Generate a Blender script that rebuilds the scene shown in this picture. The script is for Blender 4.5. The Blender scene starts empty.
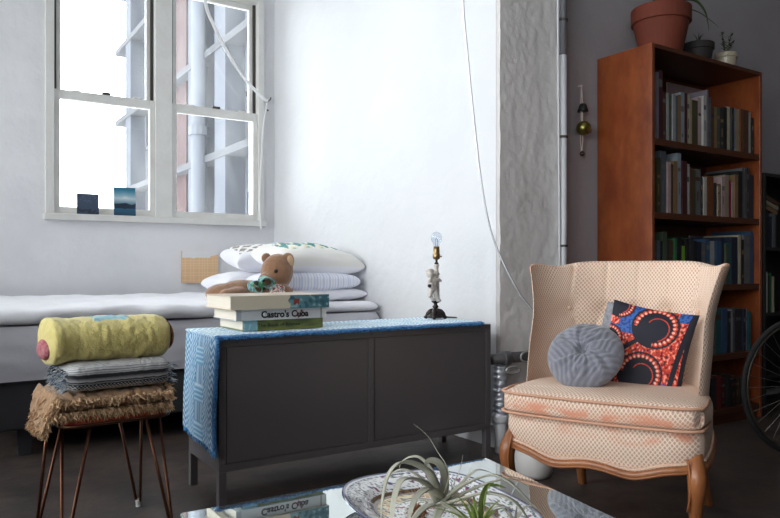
import bpy, math, random
from mathutils import Vector, Matrix, Euler, noise
PI = math.pi
C = bpy.context.scene.collection
RND = random.Random(7)

# ------------------------------------------------------------------ camera frame
TH = math.radians(33.1)
CAMZ = 0.9
FPX = 705.0
HZ = 267.0
RIGHT = Vector((math.cos(TH), -math.sin(TH), 0))
FWD = Vector((math.sin(TH), math.cos(TH), 0))


def ray(px, py):
    return RIGHT * ((px - 390) / FPX) + FWD + Vector((0, 0, (HZ - py) / FPX))


def P(px, py, X=None, Y=None, Z=None, D=None):
    """world point on a known plane (X, Y or height Z) or at depth D"""
    r = ray(px, py)
    if X is not None: t = X / r.x
    elif Y is not None: t = Y / r.y
    elif Z is not None: t = (Z - CAMZ) / r.z
    else: t = D
    return Vector((r.x * t, r.y * t, CAMZ + r.z * t))


cam_d = bpy.data.cameras.new('camera')
cam = bpy.data.objects.new('camera', cam_d)
C.objects.link(cam)
cam.location = (0, 0, CAMZ)
cam.rotation_euler = (PI / 2, 0, -TH)
cam_d.sensor_width = 36
cam_d.lens = FPX / 780 * 36
cam_d.shift_y = (HZ - 259) / 780
cam_d.clip_start = 0.02
bpy.context.scene.camera = cam

# ------------------------------------------------------------------ materials
def lin(c):
    return tuple(((v / 255) / 12.92 if v / 255 <= 0.04045 else ((v / 255 + 0.055) / 1.055) ** 2.4) for v in c[:3])


MATS = {}


def mat(name, col=(200, 200, 200), rough=0.6, metal=0.0, vcol=False, bump=None, var=None, var2=None, sheen=0, coat=0, spec=0.5, emit=None, trans=0, stretch=None, alpha=None):
    if name in MATS: return MATS[name]
    m = bpy.data.materials.new(name)
    m.use_nodes = True
    nt = m.node_tree
    b = nt.nodes['Principled BSDF']
    b.inputs['Roughness'].default_value = rough
    b.inputs['Metallic'].default_value = metal
    b.inputs['Specular IOR Level'].default_value = spec
    if sheen:
        b.inputs['Sheen Weight'].default_value = sheen
        b.inputs['Sheen Roughness'].default_value = 0.5
    if coat: b.inputs['Coat Weight'].default_value = coat
    if trans: b.inputs['Transmission Weight'].default_value = trans
    tc = nt.nodes.new('ShaderNodeTexCoord')
    src = tc.outputs['Object']
    if stretch:
        mp = nt.nodes.new('ShaderNodeMapping')
        mp.inputs['Scale'].default_value = stretch
        nt.links.new(src, mp.inputs['Vector'])
        src = mp.outputs['Vector']
    colsock = None
    if vcol:
        a = nt.nodes.new('ShaderNodeAttribute'); a.attribute_name = 'Col'
        colsock = a.outputs['Color']
    else:
        r = nt.nodes.new('ShaderNodeRGB'); r.outputs[0].default_value = (*lin(col), 1)
        colsock = r.outputs[0]
    for v in (var, var2):
        if v:
            sc, amt, c2 = v
            n = nt.nodes.new('ShaderNodeTexNoise')
            n.inputs['Scale'].default_value = sc
            n.inputs['Detail'].default_value = 6
            n.inputs['Roughness'].default_value = 0.6
            nt.links.new(src, n.inputs['Vector'])
            rp = nt.nodes.new('ShaderNodeMapRange')
            rp.inputs[1].default_value = 0.38; rp.inputs[2].default_value = 0.66
            rp.inputs[3].default_value = 0; rp.inputs[4].default_value = amt
            nt.links.new(n.outputs['Fac'], rp.inputs[0])
            mx = nt.nodes.new('ShaderNodeMix'); mx.data_type = 'RGBA'
            nt.links.new(rp.outputs[0], mx.inputs[0])
            nt.links.new(colsock, mx.inputs[6])
            mx.inputs[7].default_value = (*lin(c2), 1)
            colsock = mx.outputs[2]
    nt.links.new(colsock, b.inputs['Base Color'])
    if bump:
        prev = None
        for sc, st in (bump if isinstance(bump[0], tuple) else (bump,)):
            n = nt.nodes.new('ShaderNodeTexNoise')
            n.inputs['Scale'].default_value = sc
            n.inputs['Detail'].default_value = 4
            nt.links.new(src, n.inputs['Vector'])
            bp = nt.nodes.new('ShaderNodeBump')
            bp.inputs['Strength'].default_value = st
            bp.inputs['Distance'].default_value = 0.3 / sc
            nt.links.new(n.outputs['Fac'], bp.inputs['Height'])
            if prev: nt.links.new(prev.outputs[0], bp.inputs['Normal'])
            prev = bp
        nt.links.new(prev.outputs[0], b.inputs['Normal'])
    if emit:
        b.inputs['Emission Color'].default_value = (*lin(emit[0]), 1)
        b.inputs['Emission Strength'].default_value = emit[1]
    MATS[name] = m
    return m


def glass_pane_mat(name, film=0.1, tint=(0.93, 0.96, 0.96)):
    m = bpy.data.materials.new(name); m.use_nodes = True
    nt = m.node_tree; nt.nodes.remove(nt.nodes['Principled BSDF'])
    out = nt.nodes['Material Output']
    tr = nt.nodes.new('ShaderNodeBsdfTransparent'); tr.inputs[0].default_value = (*tint, 1)
    tl = nt.nodes.new('ShaderNodeBsdfTranslucent'); tl.inputs[0].default_value = (0.85, 0.87, 0.9, 1)
    gl = nt.nodes.new('ShaderNodeBsdfGlossy'); gl.inputs['Roughness'].default_value = 0.02
    fr = nt.nodes.new('ShaderNodeFresnel'); fr.inputs[0].default_value = 1.45
    tc = nt.nodes.new('ShaderNodeTexCoord')
    mp = nt.nodes.new('ShaderNodeMapping'); mp.inputs['Scale'].default_value = (1, 1, 0.35)
    nz = nt.nodes.new('ShaderNodeTexNoise'); nz.inputs['Scale'].default_value = 5; nz.inputs['Detail'].default_value = 6
    rp = nt.nodes.new('ShaderNodeMapRange')
    rp.inputs[1].default_value = 0.4; rp.inputs[2].default_value = 0.75
    rp.inputs[3].default_value = film * 0.5; rp.inputs[4].default_value = film * 2.2
    nt.links.new(tc.outputs['Object'], mp.inputs[0]); nt.links.new(mp.outputs[0], nz.inputs['Vector'])
    nt.links.new(nz.outputs['Fac'], rp.inputs[0])
    a = nt.nodes.new('ShaderNodeMixShader'); bmx = nt.nodes.new('ShaderNodeMixShader')
    nt.links.new(rp.outputs[0], a.inputs[0]); nt.links.new(tr.outputs[0], a.inputs[1]); nt.links.new(tl.outputs[0], a.inputs[2])
    nt.links.new(fr.outputs[0], bmx.inputs[0]); nt.links.new(a.outputs[0], bmx.inputs[1]); nt.links.new(gl.outputs[0], bmx.inputs[2])
    nt.links.new(bmx.outputs[0], out.inputs[0])
    return m


def fabric_mat():
    """cream fabric woven with a small lattice of dusty pink dots, worn where Col is high"""
    m = bpy.data.materials.new('chair_fabric'); m.use_nodes = True
    nt = m.node_tree; b = nt.nodes['Principled BSDF']
    b.inputs['Roughness'].default_value = 0.85
    b.inputs['Specular IOR Level'].default_value = 0.2
    uv = nt.nodes.new('ShaderNodeUVMap'); uv.uv_map = 'UVMap'
    sp = nt.nodes.new('ShaderNodeSeparateXYZ'); nt.links.new(uv.outputs[0], sp.inputs[0])

    def M(op, a, c=None, v=None):
        n = nt.nodes.new('ShaderNodeMath'); n.operation = op
        if hasattr(a, 'links'): nt.links.new(a, n.inputs[0])
        else: n.inputs[0].default_value = a
        if c is not None:
            if hasattr(c, 'links'): nt.links.new(c, n.inputs[1])
            else: n.inputs[1].default_value = c
        return n.outputs[0]
    k = 2 * PI / 0.0135
    s = M('ADD', M('COSINE', M('MULTIPLY', sp.outputs[0], k)), M('COSINE', M('MULTIPLY', sp.outputs[1], k * 0.8)))
    rp = nt.nodes.new('ShaderNodeMapRange')
    rp.inputs[1].default_value = 0.35; rp.inputs[2].default_value = 1.1
    nt.links.new(M('ABSOLUTE', s), rp.inputs[0])
    n1 = nt.nodes.new('ShaderNodeTexNoise'); n1.inputs['Scale'].default_value = 6; n1.inputs['Detail'].default_value = 5
    tc = nt.nodes.new('ShaderNodeTexCoord'); nt.links.new(tc.outputs['Object'], n1.inputs['Vector'])
    mx0 = nt.nodes.new('ShaderNodeMix'); mx0.data_type = 'RGBA'
    mx0.inputs[6].default_value = (*lin((236, 219, 202)), 1); mx0.inputs[7].default_value = (*lin((230, 206, 184)), 1)
    nt.links.new(n1.outputs['Fac'], mx0.inputs[0])
    mx = nt.nodes.new('ShaderNodeMix'); mx.data_type = 'RGBA'
    nt.links.new(M('MULTIPLY', rp.outputs[0], 0.75), mx.inputs[0])
    nt.links.new(mx0.outputs[2], mx.inputs[6]); mx.inputs[7].default_value = (*lin((176, 134, 116)), 1)
    at = nt.nodes.new('ShaderNodeAttribute'); at.attribute_name = 'Col'
    mw = nt.nodes.new('ShaderNodeMix'); mw.data_type = 'RGBA'
    sr = nt.nodes.new('ShaderNodeSeparateColor'); nt.links.new(at.outputs['Color'], sr.inputs[0])
    nt.links.new(sr.outputs[0], mw.inputs[0])
    nt.links.new(mx.outputs[2], mw.inputs[6]); mw.inputs[7].default_value = (*lin((212, 138, 108)), 1)
    nt.links.new(mw.outputs[2], b.inputs['Base Color'])
    bp = nt.nodes.new('ShaderNodeBump'); bp.inputs['Strength'].default_value = 0.3; bp.inputs['Distance'].default_value = 0.002
    nt.links.new(rp.outputs[0], bp.inputs['Height']); nt.links.new(bp.outputs[0], b.inputs['Normal'])
    return m


# ------------------------------------------------------------------ mesh builder
def nz(x, y, z=0.0, s=1.0):
    return noise.noise(Vector((x * s, y * s, z * s)))


def mixc(a, b, t):
    t = max(0, min(1, t))
    return tuple(a[i] * (1 - t) + b[i] * t for i in range(3))


class MB:
    def __init__(s):
        s.v = []; s.f = []; s.c = {}; s.uv = {}; s.fm = []; s.m = 0

    def mark(s, idx):
        s.m = idx

    def addf(s, f):
        s.f.append(f); s.fm.append(s.m)

    def grid(s, fn, nu, nv, cf=None, uvf=None, wu=False, wv=False, flip=False):
        o = len(s.v)
        cu = nu if wu else nu + 1
        cv = nv if wv else nv + 1
        for i in range(cu):
            for j in range(cv):
                u = i / nu; v = j / nv
                p = fn(u, v)
                k = len(s.v); s.v.append(tuple(p))
                if cf: s.c[k] = cf(u, v)
                if uvf: s.uv[k] = uvf(u, v, p)
        for i in range(nu):
            for j in range(nv):
                a = o + i * cv + j; b = o + ((i + 1) % cu) * cv + j
                c = o + ((i + 1) % cu) * cv + (j + 1) % cv; d = o + i * cv + (j + 1) % cv
                s.addf((a, d, c, b) if flip else (a, b, c, d))
        return s

    def box(s, c, size, rot=None, col=None):
        o = len(s.v)
        M_ = Euler(rot).to_matrix() if rot else None
        for dx in (-1, 1):
            for dy in (-1, 1):
                for dz in (-1, 1):
                    p = Vector((dx * size[0] / 2, dy * size[1] / 2, dz * size[2] / 2))
                    if M_: p = M_ @ p
                    if col: s.c[len(s.v)] = col
                    s.v.append((p.x + c[0], p.y + c[1], p.z + c[2]))
        for f in ((0, 1, 3, 2), (4, 6, 7, 5), (0, 4, 5, 1), (2, 3, 7, 6), (0, 2, 6, 4), (1, 5, 7, 3)):
            s.addf(tuple(o + i for i in f))
        return s

    def bx(s, x0, x1, y0, y1, z0, z1, col=None):
        return s.box(((x0 + x1) / 2, (y0 + y1) / 2, (z0 + z1) / 2), (x1 - x0, y1 - y0, z1 - z0), None, col)

    def tube(s, pts, r, seg=8, caps=True, closed=False, flat=None, col=None):
        pts = [Vector(p) for p in pts]
        n = len(pts)
        rr = r if isinstance(r, (list, tuple)) else [r] * n
        o = len(s.v)
        up = None
        for i, p in enumerate(pts):
            if closed: t = pts[(i + 1) % n] - pts[i - 1]
            else: t = pts[min(i + 1, n - 1)] - pts[max(i - 1, 0)]
            if t.length < 1e-9: t = Vector((0, 0, 1))
            t.normalize()
            if up is None:
                up = Vector((0, 0, 1)) if abs(t.z) < 0.9 else Vector((0, 1, 0))
            sd = t.cross(up)
            if sd.length < 1e-6: sd = t.cross(Vector((1, 0, 0)))
            sd.normalize(); up = sd.cross(t).normalized()
            for k in range(seg):
                a = 2 * PI * k / seg
                ra = rr[i]
                q = p + sd * math.cos(a) * ra + up * math.sin(a) * ra * (flat or 1)
                if col: s.c[len(s.v)] = col(i / max(1, n - 1), k / seg) if callable(col) else col
                s.v.append(tuple(q))
        for i in range(n if closed else n - 1):
            for k in range(seg):
                a = o + i * seg + k; b = o + i * seg + (k + 1) % seg
                i2 = (i + 1) % n
                c = o + i2 * seg + (k + 1) % seg; d = o + i2 * seg + k
                s.addf((a, b, c, d))
        if caps and not closed:
            s.addf(tuple(o + k for k in range(seg))[::-1])
            s.addf(tuple(o + (n - 1) * seg + k for k in range(seg)))
        return s

    def lathe(s, prof, c=(0, 0, 0), seg=24, cf=None, sx=1, sy=1, caps=True):
        o = len(s.v)
        for r, z in prof:
            for k in range(seg):
                a = 2 * PI * k / seg
                if cf: s.c[len(s.v)] = cf(r, z, a)
                s.v.append((c[0] + r * math.cos(a) * sx, c[1] + r * math.sin(a) * sy, c[2] + z))
        n = len(prof)
        for i in range(n - 1):
            for k in range(seg):
                a = o + i * seg + k; b = o + i * seg + (k + 1) % seg
                s.addf((a, b, b + seg, a + seg))
        if caps:
            if prof[0][0] > 1e-6: s.addf(tuple(o + k for k in range(seg))[::-1])
            if prof[-1][0] > 1e-6: s.addf(tuple(o + (n - 1) * seg + k for k in range(seg)))
        return s

    def ball(s, c, r, seg=16, rings=10, rot=None, cf=None):
        if not isinstance(r, (tuple, list)): r = (r, r, r)
        M_ = Euler(rot).to_matrix() if rot else None
        o = len(s.v)
        for i in range(rings + 1):
            th = PI * i / rings
            for k in range(seg):
                a = 2 * PI * k / seg
                st = max(math.sin(th), 1e-4)
                p = Vector((r[0] * st * math.cos(a), r[1] * st * math.sin(a), -r[2] * math.cos(th)))
                if M_: p = M_ @ p
                if cf: s.c[len(s.v)] = cf
                s.v.append((p.x + c[0], p.y + c[1], p.z + c[2]))
        for i in range(rings):
            for k in range(seg):
                a = o + i * seg + k; b = o + i * seg + (k + 1) % seg
                s.addf((a, b, b + seg, a + seg))
        s.addf(tuple(o + k for k in range(seg))[::-1])
        s.addf(tuple(o + rings * seg + k for k in range(seg)))
        return s

    def poly(s, pts2, plane, d0, d1):
        """prism from a 2-D outline; plane 'xz' extrudes along y, 'xy' along z, 'yz' along x"""
        o = len(s.v); n = len(pts2)
        for d in (d0, d1):
            for a, b in pts2:
                s.v.append({'xz': (a, d, b), 'xy': (a, b, d), 'yz': (d, a, b)}[plane])
        s.addf(tuple(o + i for i in range(n))[::-1]); s.addf(tuple(o + n + i for i in range(n)))
        for i in range(n):
            j = (i + 1) % n
            s.addf((o + i, o + j, o + n + j, o + n + i))
        return s

    def build(s, name, m, parent=None, loc=(0, 0, 0), rot=(0, 0, 0), smooth=False, weld=False, bevel=0, bseg=2, sub=0, solid=None, remesh=0, angle=None):
        v, f, cols, uvs, fm = s.v, s.f, s.c, s.uv, s.fm
        if weld:
            key = {}; remap = []; nv = []; nc = {}; nu = {}
            for i, p in enumerate(v):
                k = (round(p[0], 5), round(p[1], 5), round(p[2], 5))
                if k not in key:
                    key[k] = len(nv); nv.append(p)
                    if i in cols: nc[key[k]] = cols[i]
                    if i in uvs: nu[key[k]] = uvs[i]
                remap.append(key[k])
            nf = []; nm = []
            for q, mm in zip(f, fm):
                q2 = []
                for i in q:
                    j = remap[i]
                    if j not in q2: q2.append(j)
                if len(q2) > 2: nf.append(tuple(q2)); nm.append(mm)
            v, f, cols, uvs, fm = nv, nf, nc, nu, nm
        me = bpy.data.meshes.new(name)
        me.from_pydata([tuple(p) for p in v], [], f)
        me.validate()
        ms = m if isinstance(m, (list, tuple)) else [m]
        for q in ms: me.materials.append(q)
        if len(ms) > 1 and len(me.polygons) == len(fm):
            me.polygons.foreach_set('material_index', fm)
        if cols:
            at = me.color_attributes.new('Col', 'FLOAT_COLOR', 'POINT')
            buf = []
            for i in range(len(v)):
                c = cols.get(i, (128, 128, 128))
                buf.extend((*lin(c), 1.0))
            at.data.foreach_set('color', buf)
        if uvs:
            ul = me.uv_layers.new(name='UVMap')
            for l in me.loops:
                ul.data[l.index].uv = uvs.get(l.vertex_index, (0, 0))
        if smooth:
            me.polygons.foreach_set('use_smooth', [True] * len(me.polygons))
        me.update()
        ob = bpy.data.objects.new(name, me)
        C.objects.link(ob)
        ob.location = loc; ob.rotation_euler = rot
        if parent: ob.parent = parent
        if remesh:
            md = ob.modifiers.new('r', 'REMESH'); md.mode = 'VOXEL'; md.voxel_size = remesh; md.use_smooth_shade = True
            ms_ = ob.modifiers.new('s', 'SMOOTH'); ms_.iterations = 4; ms_.factor = 0.5
        if solid:
            md = ob.modifiers.new('so', 'SOLIDIFY'); md.thickness = solid[0]; md.offset = solid[1]
        if bevel:
            md = ob.modifiers.new('b', 'BEVEL'); md.width = bevel; md.segments = bseg; md.limit_method = 'ANGLE'; md.angle_limit = math.radians(40)
            if smooth is False: md.harden_normals = False
        if sub:
            md = ob.modifiers.new('s', 'SUBSURF'); md.levels = sub; md.render_levels = sub
        if angle:
            pass
        return ob


def empty(name, label=None, cat=None, loc=(0, 0, 0), rotz=0, group=None, kind=None):
    o = bpy.data.objects.new(name, None); C.objects.link(o)
    o.location = loc; o.rotation_euler = (0, 0, rotz); o.empty_display_size = 0.05
    return tag(o, label, cat, group, kind)


def tag(o, label=None, cat=None, group=None, kind=None):
    if label: o['label'] = label
    if cat: o['category'] = cat
    if group: o['group'] = group
    if kind: o['kind'] = kind
    return o


def struct(o):
    o['kind'] = 'structure'
    return o


# ------------------------------------------------------------------ room
XN = 2.37      # alcove side wall (faces -X)
YP = 2.635     # face of the pillar
YS = 2.70      # wall behind the bookcase
YW = 5.38      # window wall
XL = -1.6      # left wall
ZC = 3.5
m_wall = mat('white_plaster', (212, 213, 216), 0.75, bump=((9, 0.25), (45, 0.12)), var=(1.6, 0.4, (200, 202, 207)))
m_wallw = mat('white_plaster_window_wall', (226, 226, 229), 0.75, bump=((9, 0.25), (45, 0.12)), var=(2.2, 0.5, (208, 209, 213)))
m_pil = mat('rough_plaster', (238, 234, 233), 0.6, bump=((14, 0.3), (60, 0.15)), var=(3, 0.5, (216, 211, 211)))
m_grey = mat('grey_paint', (166, 161, 165), 0.7, bump=((30, 0.2),), var=(2, 0.4, (150, 145, 149)))
m_dim = mat('room_paint', (84, 80, 80), 0.85)
m_ceil = mat('ceiling_paint', (215, 215, 215), 0.85)
m_floor = mat('worn_concrete', (62, 55, 52), 0.55, bump=((6, 0.2), (50, 0.1)), var=(1.8, 0.85, (40, 35, 33)), var2=(5, 0.6, (92, 76, 68)))
struct(MB().bx(XL - 0.3, 7.2, -3.2, YW + 0.3, -0.2, 0).build('floor', m_floor))
struct(MB().bx(XL - 0.3, 7.2, -3.2, YW + 0.3, ZC, ZC + 0.2).build('ceiling', m_ceil))
WX0, WX1, WZ0, WZ1 = 0.663, 2.27, 1.238, 3.08


def wall_with_hole(name, m, u0, u1, z0, z1, holes, fixed0, fixed1, axis):
    mb = MB()
    us = sorted(set([u0, u1] + [h[0] for h in holes] + [h[1] for h in holes]))
    zs = sorted(set([z0, z1] + [h[2] for h in holes] + [h[3] for h in holes]))
    for i in range(len(us) - 1):
        for j in range(len(zs) - 1):
            cu = (us[i] + us[i + 1]) / 2; cz = (zs[j] + zs[j + 1]) / 2
            if any(h[0] < cu < h[1] and h[2] < cz < h[3] for h in holes): continue
            if axis == 'x': mb.bx(us[i], us[i + 1], fixed0, fixed1, zs[j], zs[j + 1])
            else: mb.bx(fixed0, fixed1, us[i], us[i + 1], zs[j], zs[j + 1])
    return struct(mb.build(name, m))


wall_with_hole('wall_back', m_wallw, XL - 0.25, XN, 0, ZC, [(WX0 + 0.02, WX1 - 0.02, WZ0 + 0.02, WZ1 - 0.02)], YW, YW + 0.25, 'x')
LH = [(-2.0, -0.5, 0.85, 3.1), (-0.2, 1.4, 0.85, 3.1), (1.7, 3.2, 0.85, 3.1), (3.5, 5.0, 0.85, 3.1)]  # first opening is out of view, added for more light on the pillar
wall_with_hole('wall_left', m_ceil, -3.2, YW, 0, ZC, LH, XL - 0.25, XL, 'y')
# alcove side wall and pillar face: one block of masonry, the face towards the room is rougher
struct(MB().bx(XN, XN + 0.12, YP + 0.03, YW + 0.25, 0, ZC).build('wall_alcove', m_wall))
mbp = MB()


def pil(u, v):
    x = XN + u * (2.815 - XN); z = v * ZC
    e = min(1, min(u, 1 - u) * 12)
    y = YP + 0.003 * nz(x, z, 3, 9) + 0.0025 * nz(x, z, 8, 26) + .0012 * nz(x, z, 2, 60)
    if u <= 0: x += 0.004 * nz(0, z, 5, 9)
    return (x, y, z)


mbp.grid(pil, 60, 360, uvf=None, flip=False)
mbp.bx(XN + 0.002, 2.815, YP + 0.012, YP + 0.4, 0, ZC)
struct(mbp.build('wall_pillar', m_pil, smooth=True))
struct(MB().bx(2.80, 7.2, YS, YS + 0.2, 0, ZC).build('wall_shelves', m_grey))
struct(MB().bx(7.0, 7.2, -3.2, YS, 0, ZC).build('wall_right', m_dim))
struct(MB().bx(XL - 0.25, 7.2, -3.2, -3.0, 0, ZC).build('wall_rear', m_dim))
struct(MB().bx(XN - 0.018, XN, 2.66, YW, 0, 0.11).build('baseboard_alcove', mat('baseboard_paint', (200, 200, 203), 0.5)))
struct(MB().bx(XL, XN - 0.02, YW - 0.018, YW, 0, 0.11).build('baseboard_back', MATS['baseboard_paint']))

# main window: two double hung units
m_frame = mat('window_frame_paint', (218, 217, 214), 0.45, bump=((30, 0.15),), var=(8, 0.35, (196, 193, 188)))
m_track = mat('sash_track', (58, 54, 50), 0.5)
m_pane = glass_pane_mat('dusty_glass', 0.026)
win = empty('window_1', loc=(WX0, YW, WZ0), kind='structure')


def wb(name, m, boxes, bev=0.003):
    mb = MB()
    for b in boxes: mb.bx(b[0] - WX0, b[1] - WX0, b[2] - YW, b[3] - YW, b[4] - WZ0, b[5] - WZ0)
    return mb.build(name, m, win, bevel=bev)


wb('outer_frame', m_frame, [(WX0, WX0 + 0.055, YW - 0.03, YW + 0.16, WZ0, WZ1), (WX1 - 0.05, WX1, YW - 0.03, YW + 0.16, WZ0, WZ1),
                            (WX0 + 0.055, WX1 - 0.05, YW - 0.03, YW + 0.16, WZ1 - 0.05, WZ1), (1.405, 1.53, YW - 0.028, YW + 0.16, WZ0 + 0.03, WZ1 - 0.05)])
wb('sill', m_frame, [(WX0 - 0.012, WX1 + 0.012, YW - 0.05, YW + 0.16, WZ0 - 0.012, WZ0 + 0.035)], 0.006)
MR = 2.11
for (a, b) in ((WX0 + 0.055, 1.405), (1.53, WX1 - 0.05)):
    # lower sash (room side)
    y0, y1 = YW - 0.012, YW + 0.03
    s0 = wb('lower_sash', m_frame, [(a, a + 0.038, y0, y1, WZ0 + 0.035, MR + 0.03), (b - 0.038, b, y0, y1, WZ0 + 0.035, MR + 0.03),
                                    (a + 0.038, b - 0.038, y0, y1, WZ0 + 0.035, WZ0 + 0.085), (a + 0.038, b - 0.038, y0, y1, MR - 0.035, MR + 0.03)])
    MB().bx(a + 0.036 - WX0, b - 0.036 - WX0, 0.008, 0.012, 0.083, MR - 0.033 - WZ0).build('pane', m_pane, s0)
    MB().bx((a + b) / 2 - 0.03 - WX0, (a + b) / 2 + 0.03 - WX0, -0.022, -0.002, MR + 0.03 - WZ0, MR + 0.045 - WZ0).build('sash_lock', m_track, s0, bevel=0.003)
    for q in (a + 0.12, b - 0.16):
        MB().bx(q - WX0, q + 0.05 - WX0, -0.02, -0.002, MR + 0.028 - WZ0, MR + 0.036 - WZ0).build('tilt_latch', m_frame, s0, bevel=0.002)
    # upper sash (outside)
    y0, y1 = YW + 0.045, YW + 0.085
    s1 = wb('upper_sash', m_frame, [(a + 0.02, a + 0.05, y0, y1, MR - 0.02, WZ1 - 0.05), (b - 0.05, b - 0.02, y0, y1, MR - 0.02, WZ1 - 0.05),
                                    (a + 0.05, b - 0.05, y0, y1, MR - 0.02, MR + 0.02), (a + 0.05, b - 0.05, y0, y1, WZ1 - 0.09, WZ1 - 0.05)])
    MB().bx(a + 0.048 - WX0, b - 0.048 - WX0, 0.063, 0.067, MR + 0.018 - WZ0, WZ1 - 0.088 - WZ0).build('pane', m_pane, s1)
    wb('track', m_track, [(a, a + 0.02, YW + 0.03, YW + 0.1, MR + 0.03, WZ1 - 0.05), (b - 0.02, b, YW + 0.03, YW + 0.1, MR + 0.03, WZ1 - 0.05)], 0)

# the room's other windows, in the left wall (the daylight comes from them); the rearmost is added to brighten the pillar
m_pane2 = glass_pane_mat('clear_glass', 0.02, (0.97, 0.98, 0.98))
for k, h in enumerate(LH):
    w2 = empty('window_%d' % (k + 2), loc=(XL, h[0], h[2]), kind='structure')
    mb = MB(); L = h[1] - h[0]; H = h[3] - h[2]
    for (a, b, c, d) in ((0, .05, 0, H), (L - .05, L, 0, H), (.05, L - .05, 0, .05), (.05, L - .05, H - .05, H), (L / 2 - .03, L / 2 + .03, .05, H - .05), (.05, L / 2 - .03, H / 2 - .025, H / 2 + .025), (L / 2 + .03, L - .05, H / 2 - .025, H / 2 + .025)):
        mb.bx(-0.2, -0.05, a, b, c, d)
    mb.build('window_frame', m_frame, w2)
    MB().bx(-0.13, -0.126, 0.05, L - 0.05, 0.05, H - 0.05).build('pane', m_pane2, w2)

# ------------------------------------------------------------------ light: overcast sky through the windows
wd = bpy.data.worlds.new('sky'); bpy.context.scene.world = wd; wd.use_nodes = True
bg = wd.node_tree.nodes['Background']
bg.inputs[0].default_value = (0.965, 0.985, 1.0, 1)
SKY = 10.0
bg.inputs[1].default_value = SKY


def portal(loc, rot, sx, sy):
    l = bpy.data.lights.new('sky_portal', 'AREA'); l.shape = 'RECTANGLE'; l.size = sx; l.size_y = sy
    l.cycles.is_portal = True
    o = bpy.data.objects.new('sky_portal', l); C.objects.link(o); o.location = loc; o.rotation_euler = rot


portal(((WX0 + WX1) / 2, YW + 0.2, (WZ0 + WZ1) / 2), (-PI / 2, 0, 0), WX1 - WX0, WZ1 - WZ0)
for h in LH:
    portal((XL - 0.22, (h[0] + h[1]) / 2, (h[2] + h[3]) / 2), (0, -PI / 2, 0), h[3] - h[2], h[1] - h[0])
vs = bpy.context.scene.view_settings
vs.view_transform = 'Standard'; vs.look = 'None'; vs.exposure = 0.0; vs.gamma = 1.0; vs.use_curve_mapping = False
bpy.context.scene.cycles.max_bounces = 10
bpy.context.scene.cycles.diffuse_bounces = 6
bpy.context.scene.cycles.transparent_max_bounces = 12
bpy.context.scene.cycles.use_denoising = True
bpy.context.scene.cycles.sample_clamp_indirect = 6
# ------------------------------------------------------------------ outside
m_bwall = mat('facade_render', (74, 75, 82), 0.95, spec=0.1, var=(0.8, 0.6, (66, 67, 74)))
m_brick = mat('facade_brick', (64, 50, 50), 0.95, spec=0.1, var=(3, 0.7, (60, 44, 46)))
m_pier = mat('facade_pier', (68, 70, 77), 0.95, spec=0.1, var=(1.2, 0.4, (80, 82, 90)))
m_bdark = mat('facade_glass', (30, 32, 38), 0.9, spec=0.1)
m_ledge = mat('facade_ledge', (44, 44, 50), 0.95)
m_pipew = mat('downpipe', (86, 88, 95), 0.95, spec=0.1)
bld = empty('building', 'tall pale factory building seen through the dusty panes of the window', 'building', (3.5, 8.0, -6), kind='thing')


def bb(name, m, boxes):
    mb = MB()
    for b in boxes: mb.bx(b[0] - 3.5, b[1] - 3.5, b[2] - 8, b[3] - 8, b[4] + 6, b[5] + 6)
    return mb.build(name, m, bld)


bb('facade', m_bwall, [(3.6, 6, 7.5, 15.8, -6, 13)])
bb('brick_strip', m_brick, [(3.45, 3.62, 11.3, 12.6, -6, 13)])
for y in (7.6, 9.15, 10.35, 12.7, 14.5):
    bb('pier', m_pier, [(3.32, 3.6, y, y + 0.42, -6, 13)])
for z in (-0.6, 2.4, 3.9, 5.4, 6.6, 8.4, 9.6):
    bb('ledge', m_ledge, [(3.3, 3.6, 7.5, 15.8, z, z + 0.10)])
for y0, y1 in ((8.15, 9.0), (9.7, 10.25), (13.25, 14.3)):
    for z in (0.2, 3.2, 6.2):
        f = bb('window', m_pier, [(3.55, 3.62, y0, y1, z, z + 0.06), (3.55, 3.62, y0, y1, z + 1.7, z + 1.76), (3.55, 3.62, y0, y1, z + 0.85, z + 0.9),
                                  (3.55, 3.62, y0, y0 + 0.05, z, z + 1.7), (3.55, 3.62, y1 - 0.05, y1, z, z + 1.7), (3.55, 3.62, (y0 + y1) / 2 - .02, (y0 + y1) / 2 + .02, z, z + 1.7)])
        p = MB().bx(0.08, 0.11, y0 - 8, y1 - 8, z + 6.02, z + 7.72).build('pane', m_bdark, f)
MB().tube([(-0.25, 2.05, 0), (-0.25, 2.05, 19)], 0.11, 12).build('downpipe', m_pipew, bld, smooth=True)
for z in (4.4, 6.6, 8.8): MB().tube([(-0.25, 2.05, z), (-0.25, 2.05, z + 0.12)], 0.15, 12).build('pipe_joint', m_pipew, bld)

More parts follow.
